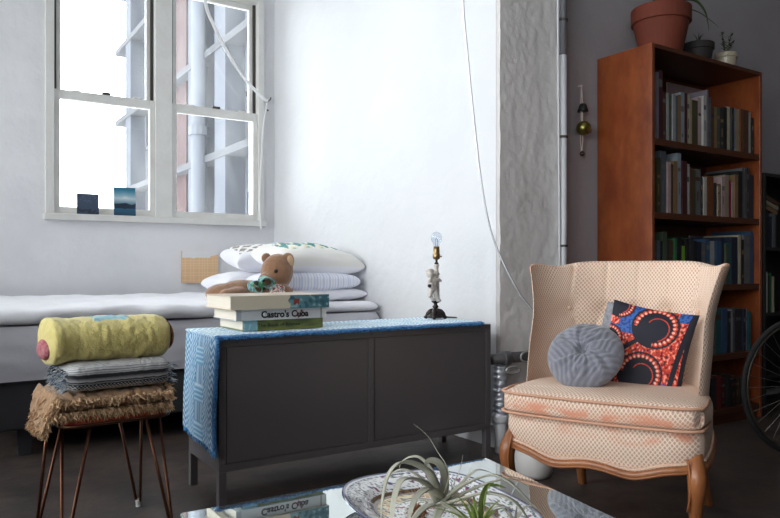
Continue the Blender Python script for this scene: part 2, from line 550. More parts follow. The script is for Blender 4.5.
# ------------------------------------------------------------------ bed
BX0, BX1, BY0, BY1 = 0.18, 2.34, 3.70, 5.24
m_bedframe = mat('bed_base_fabric', (46, 46, 50), 0.8, bump=((200, 0.1),))
m_sheet = mat('grey_sheet', (190, 189, 197), 0.85, bump=((7, 0.25), (40, 0.08)), sheen=0.2)
m_white = mat('white_cotton', (232, 232, 238), 0.85, bump=((9, 0.25), (50, 0.08)), sheen=0.2)
bed = empty('bed', 'low dark grey upholstered bed base under the window', 'bed', ((BX0 + BX1) / 2, (BY0 + BY1) / 2, 0))
cx, cy = (BX0 + BX1) / 2, (BY0 + BY1) / 2
MB().bx(BX0 - cx, BX1 - cx, BY0 + 0.03 - cy, BY1 - cy, 0.13, 0.36).build('base_frame', m_bedframe, bed, bevel=0.012)
for sx in (-1, 1):
    for sy in (-1, 1):
        MB().bx(sx * 0.9 - 0.03 + 0.02, sx * 0.9 + 0.05, sy * 0.66 - 0.03, sy * 0.66 + 0.03, 0, 0.13).build('leg', m_bedframe, bed, bevel=0.004)
MB().bx(0.43 - 0.01 - 0.33, 0.43 + 0.01 - 0.33, BY0 + 0.05 - cy, BY0 + 0.08 - cy, 0, 0.13).build('support_foot', mat('grey_metal', (120, 120, 124), 0.4, 0.7), bed)


def slab(x0, x1, y0, y1, z0, z1, fx=0.004, sc=6, seed=0, e=5, droop=0, nu=90, nv=60, edge=0.0, ex=None, cf=None):
    """soft rounded slab, closed, as one mesh"""
    mb = MB(); cx_, cy_ = (x0 + x1) / 2, (y0 + y1) / 2
    hx, hy, hz, zc = (x1 - x0) / 2, (y1 - y0) / 2, (z1 - z0) / 2, (z0 + z1) / 2

    def spow(t, p): return math.copysign(abs(t) ** p, t)

    def fn(side):
        def g(u, v):
            a = -1 + 2 * u; b = -1 + 2 * v
            a = spow(math.sin(a * PI / 2), 0.9); b = spow(math.sin(b * PI / 2), 0.9)
            ga = max(0, 1 - abs(a) ** (ex or 24)) * max(0, 1 - abs(b) ** (ex or 24))
            k = ga ** (1 / e) if ga > 0 else 0
            x = cx_ + a * hx; y = cy_ + b * hy; z = zc + side * hz * k
            n_ = nz(x, y, seed, sc); n2 = nz(x + 9, y, seed + z * 2, sc * 2.3)
            z += fx * n_ * (1.5 if side > 0 else 0) * k + droop * n2 * k * (1 if side > 0 else 0)
            if edge:
                w = max(abs(a), abs(b)) ** 8
                y += edge * nz(x, z, seed + 4, 5) * w
                z += edge * 0.5 * nz(x, y, seed + 9, 4) * w
            return (x, y, z)
        return g
    mb.grid(fn(1), nu, nv, cf=cf); mb.grid(fn(-1), nu, nv, flip=True, cf=cf)
    return mb


def mattress_mesh():
    mb = MB()
    x0, x1, y0, y1 = BX0 + 0.005, BX1 - 0.005, BY0, BY1 - 0.005

    # ring walls with draped folds + top
    pts = []
    n = 160
    def fn(u, v):
        # u round the perimeter, v up
        per = [(x0, y0), (x1, y0), (x1, y1), (x0, y1)]
        t = u * 4; k = int(t) % 4; f = t - int(t)
        a, b = per[k], per[(k + 1) % 4]
        x = a[0] + (b[0] - a[0]) * f; y = a[1] + (b[1] - a[1]) * f
        z = 0.366 + 0.254 * v
        fold = 0.010 * nz(x * 1.2 + z * 1.6, z * 5, 1, 3.2) + 0.006 * nz(x * 2 + z * 4, z * 9, 5, 4)
        if k == 0: y += fold - 0.012 * math.sin(PI * v)
        if v > 0.85:
            s_ = (v - 0.85) / 0.15
            y += (cy - y) * 0.02 * s_; x += (cx - x) * 0.015 * s_
        return (x, y, z)
    mb.grid(fn, n, 14, wu=True)
    top = lambda u, v: (x0 + .016 + (x1 - x0 - .032) * u, y0 + .015 + (y1 - y0 - .03) * v, 0.62 + 0.004 * nz(u * 6, v * 5, 2, 1) if 0 < u < 1 and 0 < v < 1 else 0.62)
    mb.grid(top, 60, 40)
    mb.bx(x0 + .01, x1 - .01, y0 + .02, y1 - .01, 0.363, 0.372)
    return mb


def shift(mb, d):
    mb.v = [(p[0] - d[0], p[1] - d[1], p[2] - d[2]) for p in mb.v]; return mb


mt = shift(mattress_mesh(), (cx, cy, 0.36)).build('mattress', m_sheet, loc=(cx, cy, 0.36), smooth=True)
tag(mt, 'mattress under a creased grey sheet on the dark bed base', 'mattress')
q = shift(slab(BX0 - 0.02, 1.98, BY0 - 0.025, BY1, 0.624, 0.708, fx=0.012, sc=4, seed=3, e=2.4, droop=0.008, edge=0.055, nu=140, nv=90), (1.1, cy, 0.615)).build('quilt', m_white, loc=(1.1, cy, 0.617), smooth=True)
tag(q, 'white quilt spread along the bed below the window', 'quilt')
q = shift(slab(1.86, BX1 - 0.01, BY0 + 0.01, BY1 - 0.3, 0.624, 0.680, fx=0.008, sc=6, seed=8, e=2.2, edge=0.015, nu=60, nv=60), (2.1, 4.3, 0.62)).build('folded_sheet', m_white, loc=(2.1, 4.3, 0.622), smooth=True)
tag(q, 'folded white sheet under the pillows at the head of the bed', 'sheet')


def pillow_mesh(w, d, h, seed=0, cf=None, k=0.10, n=44, wr=0.006, pe=0.42, tip=1.0):
    mb = MB()

    def mk(side):
        def g(u, v):
            a = math.sin((-1 + 2 * u) * PI / 2); b = math.sin((-1 + 2 * v) * PI / 2)
            x = a * w / 2 * (1 - k * (1 - b * b)); y = b * d / 2 * (1 - k * (1 - a * a))
            g_ = max(0, (1 - abs(a) ** 2.6)) * max(0, (1 - abs(b) ** 2.6))
            z = side * h / 2 * (g_ ** pe) * (1.0 if side > 0 else 0.9)
            e = (g_ ** 0.25)
            z += wr * nz(x, y, seed + side, 9) * e + wr * 0.7 * nz(x * 0.6 + y, y * 2.4, seed + side * 2, 16) * e
            return (x, y, z)
        return g
    mb.grid(mk(1), n, n, cf=(lambda u, v: cf(u, v, 1)) if cf else None)
    mb.grid(mk(-1), n, n, flip=True, cf=(lambda u, v: cf(u, v, -1)) if cf else None)
    return mb


m_vsoft = mat('printed_cotton', vcol=True, rough=0.9, bump=((60, 0.1),), sheen=0.2)
WHT = (234, 234, 240)


def pf_teal(u, v, s):
    if s < 0: return WHT
    # ikat zigzag print in a panel that leaves a white border
    if not (0.2 < u < 0.8 and 0.30 < v < 0.98): return (230, 228, 224)
    t = (u * 8) % 1
    zz = abs(t - 0.5) * 2
    b = (v * 3.6 + zz * 0.8 + 0.06 * nz(u * 40, v * 40)) % 2
    if b < 0.7: return (56, 140, 136)
    if b < 1.0: return (236, 232, 214)
    if b < 1.35: return (150, 190, 200)
    if b < 1.6: return (232, 222, 176)
    return (236, 234, 226)


def pf_brown(u, v, s):
    if s < 0: return WHT
    if not (0.12 < u < 0.95 and 0.25 < v < 0.97): return WHT
    a = (u * 6 + v * 4) % 1; b = (u * 6 - v * 4) % 1
    if min(a, b) < 0.32: return (236, 234, 232)
    if nz(u * 50, v * 50) > 0.12: return (170, 160, 156)
    return (124, 114, 112)


def pf_stripe(u, v, s):
    return (200, 207, 228) if (u * 44) % 1 < 0.45 else (232, 233, 242)


def place_pillow(label, w, d, h, loc, rz=0, tilt=(0, 0), cf=None, m=None, seed=0, **kw):
    mb = pillow_mesh(w, d, h, seed, cf, **kw)
    o = mb.build('pillow', m or m_white, loc=loc, rot=(tilt[0], tilt[1], rz), smooth=True, weld=True)
    return tag(o, label, 'pillow', 'bed pillows piled at the head of the bed')


place_pillow('flat white pillow at the bottom of the pile nearest the cabinet', .60, .50, .10, (2.06, 4.14, 0.725), 0.03, seed=1, pe=.26, wr=.012)
place_pillow('white pillow with fine blue stripes, just under the green zigzag one', .60, .46, .14, (2.01, 4.12, 0.805), -0.02, cf=pf_stripe, m=m_vsoft, seed=2, pe=.24, k=.06, wr=.009, n=150)
place_pillow('plump white pillow printed with green zigzags on its top', .60, .46, .205, (2.05, 4.13, 0.945), 0.0, (0.17, 0.02), cf=pf_teal, m=m_vsoft, seed=3, pe=.29, k=.15, wr=.010, n=90)
place_pillow('plain white pillow beneath the brown patterned pillow by the teddy bear', .58, .46, .17, (1.90, 4.68, 0.785), 0.05, seed=4, pe=.28)
place_pillow('white pillow with a brown and white lattice print, behind the teddy bear', .60, .44, .20, (2.02, 4.66, 0.955), -0.08, (0.14, 0), cf=pf_brown, m=m_vsoft, seed=5, pe=.29, k=.10, n=90)

# ------------------------------------------------------------------ teddy bear
m_fur = mat('brown_plush', (146, 108, 78), 0.95, bump=((60, 1.0), (170, 1.0)), var=(25, 0.6, (118, 84, 66)), sheen=0.4)
tl = Vector((1.59, 3.88, 0.69))
ted = empty('teddy_bear', 'brown plush teddy bear lying against the pillows with a floral bow', 'teddy bear', tl)
mb = MB()
for c, r, ro in (((.12, -.01, .160), (.088, .084, .100), (0, .25, 0)), ((.050, -.050, .115), (.052, .048, .042), (0, .5, 0)),
                 ((-.06, .0, .06), (.14, .085, .062), (0, .05, 0)), ((-.16, .03, .05), (.10, .09, .055), (0, 0, .3)),
                 ((.10, -.075, .055), (.085, .045, .045), (0, 0, 0)), ((.0, -.085, .05), (.07, .04, .038), (0, .1, .2)),
                 ((-.13, -.075, .045), (.085, .045, .042), (0, 0, .12)), ((-.185, -.08, .04), (.04, .042, .04), (0, 0, 0)), ((-.19, .03, .045), (.05, .05, .045), (0, 0, 0)),
                 ((.168, -.050, .222), (.036, .020, .044), (0, -.15, 0)), ((.095, .075, .235), (.030, .018, .030), (0, -.3, 0))):
    mb.ball(c, r, 20, 14, ro)
body = mb.build('body', m_fur, ted, smooth=True, remesh=0.007)
ted.scale = (1.1, 1.1, 1.12)
MB().ball((.172, -.066, .220), (.020, .010, .030), 12, 8, (0, -.15, 0)).build('inner_ear', mat('pale_plush', (206, 172, 138), 0.95), ted, smooth=True)
m_eye = mat('black_glass_eye', (14, 12, 12), 0.1)
MB().ball((.082, -.082, .166), .0105, 12, 8).build('eye', m_eye, ted, smooth=True)
MB().ball((.006, -.078, .120), (.014, .01, .010), 12, 8).build('nose', m_eye, ted, smooth=True)


def bow_c(u, v):
    n = nz(u * 9, v * 9, 3); n2 = nz(u * 14, v * 14, 9)
    if n > .18: return (60, 120, 70)
    if n2 > .15: return (150, 190, 210)
    if n < -.25: return (30, 60, 110)
    return (120, 170, 150)


def leafloop(c, ax, r):
    def g(u, v):
        a = 2 * PI * u; t = (v - .5)
        p = Vector((math.cos(a) * r[0], t * r[1], math.sin(a) * r[2]))
        p = Euler(ax).to_matrix() @ p
        return (c[0] + p.x, c[1] + p.y, c[2] + p.z)
    return g


mb = MB().grid(leafloop((.015, -.115, .11), (0.2, 0.3, 0.1), (.038, .05, .026)), 24, 8, cf=bow_c, wu=True)
mb.grid(leafloop((-.045, -.11, .085), (-0.2, 0.8, 0.1), (.034, .05, .024)), 24, 8, cf=bow_c, wu=True)
mb.ball((-.015, -.12, .098), .016, 10, 8, cf=(60, 130, 80))
mb.build('bow', m_vsoft, ted, smooth=True, solid=(0.004, 0))


def emb(u, v):
    n = nz(u * 7, v * 7, 1)
    return (170, 62, 50) if n > 0.12 else ((236, 224, 206) if n > -0.25 else (70, 120, 150))


MB().grid(lambda u, v: (.03 + .085 * u, -.118 - 0.012 * math.sin(PI * u), .045 + .042 * v + .012 * math.sin(PI * u)), 16, 10, cf=emb).build('embroidered_bib', m_vsoft, ted, smooth=True, solid=(0.004, 0))

# ------------------------------------------------------------------ window and wall pictures
def pic1(u, v):
    b = (58, 72, 92)
    if v < .28 and nz(u * 6, v * 9, 1) > 0.0: b = (40, 44, 58)
    if v > .55 and nz(u * 9, v * 16, 7) > .3: b = (92, 106, 124)
    return b


def pic2(u, v):
    n = 0.08 * nz(u * 3, v * 4, 5)
    if v + n < .25: return mixc((24, 62, 90), (40, 92, 118), v * 4)
    if v + n < .42: return (20, 40, 58)
    if v + n < .62: return mixc((96, 132, 150), (196, 206, 208), (v - .42) * 5)
    return mixc((176, 194, 200), (44, 112, 140), (v - .62) * 3.4 + n)


m_card = mat('printed_card', vcol=True, rough=0.45)
cardback = mat('card_edge', (210, 205, 195), 0.8)


def card(name, px0, px1, h, cf, label, y=YW - 0.045):
    a = P(px0, 213, Y=y); b = P(px1, 213, Y=y)
    w = b.x - a.x
    z0 = WZ0 + 0.038
    r = empty(name, label, 'picture', ((a.x + b.x) / 2, y + 0.004, z0 - 0.002))
    mb = MB().bx(-w / 2, w / 2, 0.0006, 0.003, 0, h); mb2 = MB().grid(lambda u, v: (-w / 2 + w * u, 0, h * v), 40, 50, cf=cf)
    e1 = mb.build('card', cardback, r, rot=(-0.06, 0, 0)); e2 = mb2.build('image', m_card, r, rot=(-0.06, 0, 0))
    return r


card('postcard', 77, 99, .145, pic1, 'small dull blue square postcard leaning against the window pane')
card('postcard', 114, 136, .205, pic2, 'taller seascape postcard in blue and white leaning on the window pane')
a = P(181.5, 283, Y=YW - .004); b = P(217.5, 254, Y=YW - .004)
r = empty('wall_art', 'square tan grid print with a torn white top edge pinned to the wall', 'picture', ((a.x + b.x) / 2, YW - 0.001, a.z))
w = b.x - a.x; h = b.z - a.z + .02


def artc(u, v):
    if v > .84 + .03 * nz(u * 5, 3) - (.05 if u < .78 else -.04 * (u - .78) * 5): return (226, 226, 228)
    g = (u * 13) % 1 < .16 or (v * 13) % 1 < .16
    return (226, 186, 142) if not g else (236, 202, 164)


MB().bx(-w / 2, w / 2, -.018, -.001, 0, h).build('panel', mat('raw_panel_edge', (196, 160, 120), 0.8), r)
MB().grid(lambda u, v: (-w / 2 + w * u, -.0188, h * v), 60, 60, cf=artc).build('print', m_card, r)

# ------------------------------------------------------------------ cords by the window and the alcove
m_strap = mat('white_strap', (236, 236, 238), 0.6)
pts = [P(a, b, Y=YW - .09) for a, b in ((200, -60), (205, 0), (215, 28), (229, 55), (246, 80), (262, 97), (268, 101))]
o = empty('hanging_strap', 'white webbing strap swooping across the window to a hook by its frame', 'strap', pts[-1])


def spline(pts, n=10):
    out = []
    P_ = [Vector(p) for p in pts]
    for i in range(len(P_) - 1):
        p0 = P_[max(i - 1, 0)]; p1 = P_[i]; p2 = P_[i + 1]; p3 = P_[min(i + 2, len(P_) - 1)]
        for k in range(n):
            t = k / n
            out.append(0.5 * ((2 * p1) + (p2 - p0) * t + (2 * p0 - 5 * p1 + 4 * p2 - p3) * t * t + (3 * p1 - p0 - 3 * p2 + p3) * t ** 3))
    out.append(P_[-1]); return out


base = pts[-1]
MB().tube([p - base for p in spline(pts)], 0.014, 8, flat=0.25).build('strap', m_strap, o, smooth=True)
pts = [P(a, b, Y=YW - .05) for a, b in ((267, 103), (263, 130), (261, 165), (259.5, 200), (261, 229))]
MB().tube([p - base for p in spline(pts)], 0.007, 6, flat=0.6).build('loose_end', m_strap, o, smooth=True)
hk = P(268, 101, Y=YW - .03)
MB().tube([hk - base + Vector((0, .03, .0)), hk - base + Vector((0, -.04, .0)), hk - base + Vector((.0, -.06, .015))], 0.006, 6).build('hook', m_track, o)
MB().ball(hk - base + Vector((0.01, .026, -.07)), .008, 8, 6).build('screw', m_track, o)
pts = [P(a, b, Y=2.53) for a, b in ((461, -80), (463, 0), (468, 60), (474, 120), (481, 180), (490, 228), (503, 262), (520, 294), (536, 316), (548, 345), (552, 390))]
base = pts[-1]
m_cable = mat('clear_cable', (244, 246, 250), 0.35, spec=0.5, trans=0.6)
o = MB().tube([p - base for p in spline(pts)], 0.0048, 8).build('cable', m_cable, loc=base, smooth=True)
tag(o, 'long pale cable hanging from the ceiling past the pillar to behind the armchair', 'cable')
o = empty('conduit', 'white painted vertical pipe running up beside the pillar', 'pipe', (2.786, YP - 0.027, 0))
zs = CAMZ + (HZ - 55) * 3.70 / 705
MB().tube([(0, 0, 0.02), (0, 0, zs)], .020, 12).build('painted_pipe', mat('pipe_paint', (206, 208, 212), 0.4), o, smooth=True)
MB().tube([(0, 0, zs), (0, 0, ZC - .01)], .021, 12).build('bare_pipe', mat('bare_steel', (140, 142, 148), 0.4, 0.5), o, smooth=True)
for py in (21, 138, 247): MB().tube([(0, 0, CAMZ + (HZ - py) * 3.70 / 705), (0, 0, CAMZ + (HZ - py) * 3.70 / 705 + .012)], .026, 12).build('clip', m_track, o)
MB().tube([(-.036 + .006 * math.sin(z * 2), -.004, z) for z in [i * .1 for i in range(2, 34)]], .006, 6).build('wire', mat('pipe_paint'), o, smooth=True)

# hanging ornament
hp = P(580.5, 86, Y=YS - .02)
o = empty('wall_ornament', 'hanging cord ornament with a black bell and a brass ball beside the bookcase', 'ornament', (hp.x, YS - 0.02, P(582, 158, Y=YS - .02).z))
zt = hp.z - o.location.z
MB().tube([(0, .018, zt), (0, -.012, zt)], .004, 6).build('nail', m_frame, o)
m_str = mat('grey_string', (206, 196, 190), 0.9)
mb = MB()
for s in (-1, 1): mb.tube([(0, -.008, zt), (s * .008, -.008, zt * .75), (s * .004, -.01, zt * .5), (s * .010, -.008, zt * .25), (0, -.008, .02)], .0030, 5)
mb.build('cord', m_str, o)
kz = lambda py: P(582, py, Y=YS - .02).z - o.location.z
MB().lathe([(.004, .045), (.018, .04), (.025, .018), (.031, .0), (.026, -.002)], (.006, -.012, kz(112)), 18).build('bell', mat('black_iron', (24, 24, 26), 0.5), o, smooth=True)
m_brass = mat('aged_brass', (128, 120, 62), 0.3, 0.9, bump=((90, 0.5),))
mb = MB().ball((0, -.022, kz(129)), .040, 24, 16)
MB.build(mb, 'brass_ball', m_brass, o, smooth=True)
MB().tube([(.034 * math.sin(t * .5) * math.cos(t * 2) + .004, -.022 - math.sqrt(max(0, .0412 ** 2 - (.034 * math.sin(t * .5)) ** 2)), kz(129) + .034 * math.sin(t * .5) * math.sin(t * 2)) for t in [i * .08 for i in range(38)]], .0016, 5).build('engraving', mat('dark_brass', (60, 54, 28), 0.5, 0.6), o)
MB().ball((0, -.012, kz(154)), .014, 12, 8).build('bead', mat('dark_bead', (52, 40, 38), 0.4), o, smooth=True)

# pillar pipework behind the armchair
vp = empty('insulated_pipe', 'foil wrapped vertical pipe at the foot of the pillar', 'pipe', (2.318, 2.575, 0))
mb = MB().grid(lambda u, v: ((.034 + .004 * nz(u * 6, v * 9, 1, 1.5) + .003 * math.sin(v * 60 + 3 * nz(u * 3, v * 4))) * math.cos(2 * PI * u), (.034 + .004 * nz(u * 6, v * 9, 1, 1.5)) * math.sin(2 * PI * u), .17 + .25 * v), 28, 60, wu=True)
mb.build('foil_wrap', mat('dull_foil', (190, 194, 204), 0.35, 0.5, bump=((40, 0.5),)), vp, smooth=True)
MB().tube([(0, 0, 0), (0, 0, .17)], .028, 14).build('pipe_foot', mat('pipe_paint'), vp, smooth=True)
MB().tube([(0, 0, .15), (0, 0, .185)], .042, 18).build('coupling', mat('pipe_paint'), vp, smooth=True, bevel=.006)
vh = empty('horizontal_pipe', 'dark horizontal pipe stub with wire loops crossing the pillar', 'pipe', (2.30, 2.575, 0.42))
MB().tube([(-.04, 0, .035), (.5, 0, .035)], .026, 14).build('pipe', mat('dark_pipe', (92, 90, 92), 0.4, 0.4), vh, smooth=True)
MB().tube([(.03, 0, .035), (.075, 0, .035)], .034, 14).build('pipe_union', mat('grey_metal'), vh, smooth=True, bevel=.005)
MB().tube([(.16 + .05 * math.cos(t / 16 * PI * 2), -.045, .04 + .028 * math.sin(t / 16 * PI * 2)) for t in range(16)], .005, 6, closed=True).build('wire_loop', mat('pale_wire', (196, 194, 192), 0.3, 0.5), vh, smooth=True)
MB().tube([(.06 + .045 * math.cos(t / 16 * PI * 2), -.045, -.018 + .016 * math.sin(t / 16 * PI * 2)) for t in range(16)], .006, 6, closed=True).build('wire_loop', MATS['pale_wire'], vh, smooth=True)
MB().tube([(.06 + .03 * math.cos(t / 12 * PI * 2), -.045, -.018 + .008 * math.sin(t / 12 * PI * 2)) for t in range(12)], .004, 6, closed=True).build('wire_loop', MATS['pale_wire'], vh, smooth=True)
# ------------------------------------------------------------------ dark metal cabinet
KX0, KX1, KY0, KY1, KZ = 0.896, 2.222, 2.535, 2.905, 0.63
m_cab = mat('charcoal_lacquered_metal', (94, 90, 92), 0.32, 0.0, spec=0.5, bump=((3, 0.02),))
m_rivet = mat('dark_rivet', (20, 20, 21), 0.6)  # near-black colour of the cabinet rivets
cab = empty('cabinet', 'long charcoal metal cabinet on short legs in front of the bed', 'cabinet', ((KX0 + KX1) / 2, (KY0 + KY1) / 2, 0))
kx, ky = (KX0 + KX1) / 2, (KY0 + KY1) / 2
L2, D2 = (KX1 - KX0) / 2, (KY1 - KY0) / 2
mb = MB().bx(-L2 + .001, L2 - .001, -D2 + .008, D2, .135, KZ)
# raised frame round the two panels
for b in ((-L2, L2, KZ - .028, KZ), (-L2, L2, .135, .163), (-L2, -L2 + .028, .163, KZ - .028), (L2 - .028, L2, .163, KZ - .028), (-.013, .013, .163, KZ - .028)):
    mb.bx(b[0], b[1], -D2, -D2 + .01, b[2], b[3])
mb.build('body', m_cab, cab, bevel=.0015)
for s in (-1, 1):
    xa, xb = (-L2 + .031, -.016) if s < 0 else (.016, L2 - .031)
    MB().bx(xa, xb, -D2 + .003, -D2 + .0085, .166, KZ - .031).build('door', m_cab, cab, bevel=.0012)
for sx in (-1, 1):
    for sy in (-1, 1):
        MB().bx(sx * L2 - (.03 if sx > 0 else 0), sx * L2 + (.03 if sx < 0 else 0), sy * D2 - (.03 if sy > 0 else 0), sy * D2 + (.03 if sy < 0 else 0), 0, .134).build('leg', m_cab, cab, bevel=.002)
for x in (-L2 + .07, -.0, L2 - .07):
    MB().tube([(x, -D2 + .0005, KZ - .014), (x, -D2 - .0008, KZ - .014)], .0025, 8).build('rivet', m_rivet, cab)

# ------------------------------------------------------------------ woven throw
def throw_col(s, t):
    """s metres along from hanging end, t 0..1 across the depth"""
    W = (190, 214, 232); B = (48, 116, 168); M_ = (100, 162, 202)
    if s > HANG: W = (232, 242, 248); B = (104, 172, 212); M_ = (176, 214, 234)  # paler on the cabinet top: daylight glare put into the yarn colours
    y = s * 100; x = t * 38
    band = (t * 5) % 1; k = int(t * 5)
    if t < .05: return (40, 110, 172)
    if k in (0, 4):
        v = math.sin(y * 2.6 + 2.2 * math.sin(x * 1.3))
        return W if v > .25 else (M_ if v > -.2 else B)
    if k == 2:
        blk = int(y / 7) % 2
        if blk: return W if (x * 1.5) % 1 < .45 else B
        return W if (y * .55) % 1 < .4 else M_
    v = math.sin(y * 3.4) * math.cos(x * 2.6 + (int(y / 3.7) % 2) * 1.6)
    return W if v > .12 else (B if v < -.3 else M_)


m_throw = mat('woven_cotton', vcol=True, rough=0.95, bump=((160, 0.5),), sheen=0.3)
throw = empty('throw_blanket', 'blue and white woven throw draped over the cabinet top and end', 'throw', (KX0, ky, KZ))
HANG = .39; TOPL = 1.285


def thr(off):
    def g(u, v):
        s = u * (HANG + TOPL)
        ex = 0.012 * nz(s, v * 2, 3, 4)
        y = -D2 - .012 + (2 * D2 + .012) * v
        if s < HANG:
            d = HANG - s
            z = -d; x = -.005 - off - .004 * math.sin(v * 11 + d * 3) * min(1, d * 6) - 0.012 * min(1, d * 4)
            y += (.012 * nz(d, v, 2, 3)) * d * 2 + .04 * d * (v - .3)
            z += 0.03 * (v < 2) * (v - .5) * d
            rr = 0.02
            if d < rr: x += (1 - d / rr) * .006; z += 0.010 * (1 - d / rr)
            z -= .02 * (1 - v) * (1 if d > .3 else d / .3)
        else:
            x = s - HANG - .012; z = .010 + off + .003 * nz(x, v, 1, 12)
            if v < .04: z -= .004
            y += ex * .4
        return (x, y, z)
    return g


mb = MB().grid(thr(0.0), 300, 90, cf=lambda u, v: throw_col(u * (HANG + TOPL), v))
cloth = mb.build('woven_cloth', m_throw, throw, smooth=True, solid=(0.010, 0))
mb = MB()
rr_ = random.Random(3)
g0 = thr(0.0)


def tuft(mb, p, d, l, w, col, bend=0.4, rnd=rr_):
    """one fringe strand: a thin tapered 3-sided spike"""
    d = Vector(d).normalized(); p = Vector(p)
    sd = d.cross(Vector((rnd.uniform(-1, 1), rnd.uniform(-1, 1), rnd.uniform(-1, 1))))
    sd = sd.normalized() if sd.length > 1e-4 else Vector((1, 0, 0))
    up = d.cross(sd).normalized()
    mid = p + d * l * .55 + sd * l * bend * rnd.uniform(-.5, .5)
    tip = p + d * l + up * l * bend * rnd.uniform(-.6, .6) + Vector((0, 0, -l * .25 * bend))
    o = len(mb.v)
    for q, ww in ((p, w), (mid, w * .8)):
        for k in range(3):
            a = k * 2 * PI / 3
            mb.c[len(mb.v)] = col; mb.v.append(tuple(q + sd * math.cos(a) * ww + up * math.sin(a) * ww))
    mb.c[len(mb.v)] = col; mb.v.append(tuple(tip))
    for k in range(3):
        k2 = (k + 1) % 3
        mb.addf((o + k, o + k2, o + 3 + k2, o + 3 + k)); mb.addf((o + 3 + k, o + 3 + k2, o + 6))


for i in range(5200):
    u = rr_.random()
    p = Vector(g0(u, rr_.uniform(0, .035)))
    s = u * (HANG + TOPL)
    if s < HANG: d = (rr_.uniform(-.9, .1), -1, rr_.uniform(-.5, .5))
    else: d = (rr_.uniform(-.5, .5), -1, rr_.uniform(-.7, .7))
    tuft(mb, p, d, rr_.uniform(.008, .018), .0016, rr_.choice([(40, 118, 182), (64, 150, 208), (28, 92, 150), (96, 172, 220)]))
for i in range(500):
    v = rr_.random(); p = Vector(g0(0, v))
    tuft(mb, p, (rr_.uniform(-.3, .3), rr_.uniform(-.3, .3), -1), rr_.uniform(.01, .025), .0016, rr_.choice([(64, 150, 208), (150, 200, 226), (40, 118, 182)]))
tag(mb.build('fringe', m_throw, throw), kind='stuff')
TZ = KZ + .018

# ------------------------------------------------------------------ large books on the cabinet
m_page = mat('book_pages', (222, 214, 200), 0.9, bump=((3, 0.05),), stretch=(1, 1, 90), var=(4, 0.4, (196, 188, 174)))


def big_book(label, x0, x1, y0, y1, z0, z1, cover, spine_c=None, pages=m_page, art=None, rz=0):
    r = empty('book', label, 'book', ((x0 + x1) / 2, (y0 + y1) / 2, z0), rz, 'art books stacked on the cabinet')
    w = (x1 - x0) / 2; d = (y1 - y0) / 2; h = z1 - z0; t = .0035
    mb = MB().bx(-w, w, -d, d, 0, t).bx(-w, w, -d, d, h - t, h)
    if not art: mb.bx(-w, w, -d, -d + t, t, h - t)
    mb.build('cover', cover, r, bevel=.001)
    mb = MB().bx(-w + .005, w - .005, -d + t, d - .006, t, h - t)
    mb.build('pages', pages, r)
    if art:
        MB().bx(-w, w, -d + .0002, -d + t, t, h - t).build('spine_board', cover, r)
        MB().grid(lambda u, v: (-w + 2 * w * u, -d - .0006, h * v), 160, 16, cf=art).build('spine', m_card, r)
    return r, w, d, h


def lettering(parent, txt, x, y, z, size, m, bold=0.0, sx=1.0, right=False):
    cu = bpy.data.curves.new('lettering', 'FONT'); cu.body = txt; cu.size = size; cu.extrude = .0003; cu.offset = bold
    cu.align_x = 'LEFT'; cu.align_y = 'CENTER'
    cu.materials.append(m)
    tmp = bpy.data.objects.new('tmp', cu)
    me = bpy.data.meshes.new_from_object(tmp); bpy.data.objects.remove(tmp)
    o = bpy.data.objects.new('lettering', me); C.objects.link(o); o.parent = parent
    o.location = (x, y, z); o.rotation_euler = (PI / 2, 0, 0); o.scale = (sx, 1, 1)
    return o


def sp_top(u, v):
    if u < .58 + .03 * nz(u * 4, v * 3): return (216, 206, 184)
    n = nz(u * 22, v * 3.2, 2)
    if n > .22: return (58, 98, 112)
    if n < -.34: return (150, 180, 184)
    if .62 < u < .68 and abs(v - .5) < .2: return (140, 60, 50)
    return mixc((110, 156, 166), (52, 104, 120), (u - .6) * 2.2)


def sp_mid(u, v):
    if u < .055: return (176, 180, 184)
    if .655 < u < .735 and abs(v - .5 - .2 * math.sin(u * 90)) < .3 and nz(u * 60, v * 6, 2) > -.05: return (160, 60, 60)
    if u > .93: return (150, 146, 142) if u < .945 else (224, 224, 220)
    return (208, 209, 210)


def sp_bot(u, v):
    if u < .17: return (130, 172, 184) if nz(u * 30, v * 2) < .2 else (160, 196, 200)
    if v < .14: return (126, 132, 60)
    return mixc((120, 128, 70), (84, 96, 56), .5 + nz(u * 8, v * 2, 4))


m_cv1 = mat('cream_cover', (206, 190, 170), 0.35, var=(6, 0.4, (190, 150, 126)))
m_cv2 = mat('grey_white_cover', (206, 208, 210), 0.3)
m_cv3 = mat('olive_cover', (110, 118, 70), 0.35)
m_black = mat('print_black', (16, 16, 18), 0.5)
z = TZ
b3, w3, d3, h3 = big_book('thick book with an olive green spine, lowest of the three on the cabinet', 1.024, 1.375, 2.625, 2.90, z, z + .041, m_cv3, art=sp_bot)
lettering(b3, 'The Book of Bronze', -.115, -d3 - .0012, .020, .018, mat('dark_olive_ink', (38, 44, 22), 0.6), .0002, 1.25)
b2, w2_, d2, h2 = big_book('pale book with bold black Castro\'s Cuba on its spine, middle of three', .993, 1.387, 2.615, 2.885, z + .0415, z + .0845, m_cv2, art=sp_mid)
lettering(b2, "Castro's Cuba", -.094, -d2 - .0012, .0205, .0365, m_black, .0012, .98)
b1, w1, d1, h1 = big_book('large cream art book with a teal painted spine, top of the stack', .965, 1.3915, 2.60, 2.90, z + .085, z + .139, m_cv1, art=sp_top)

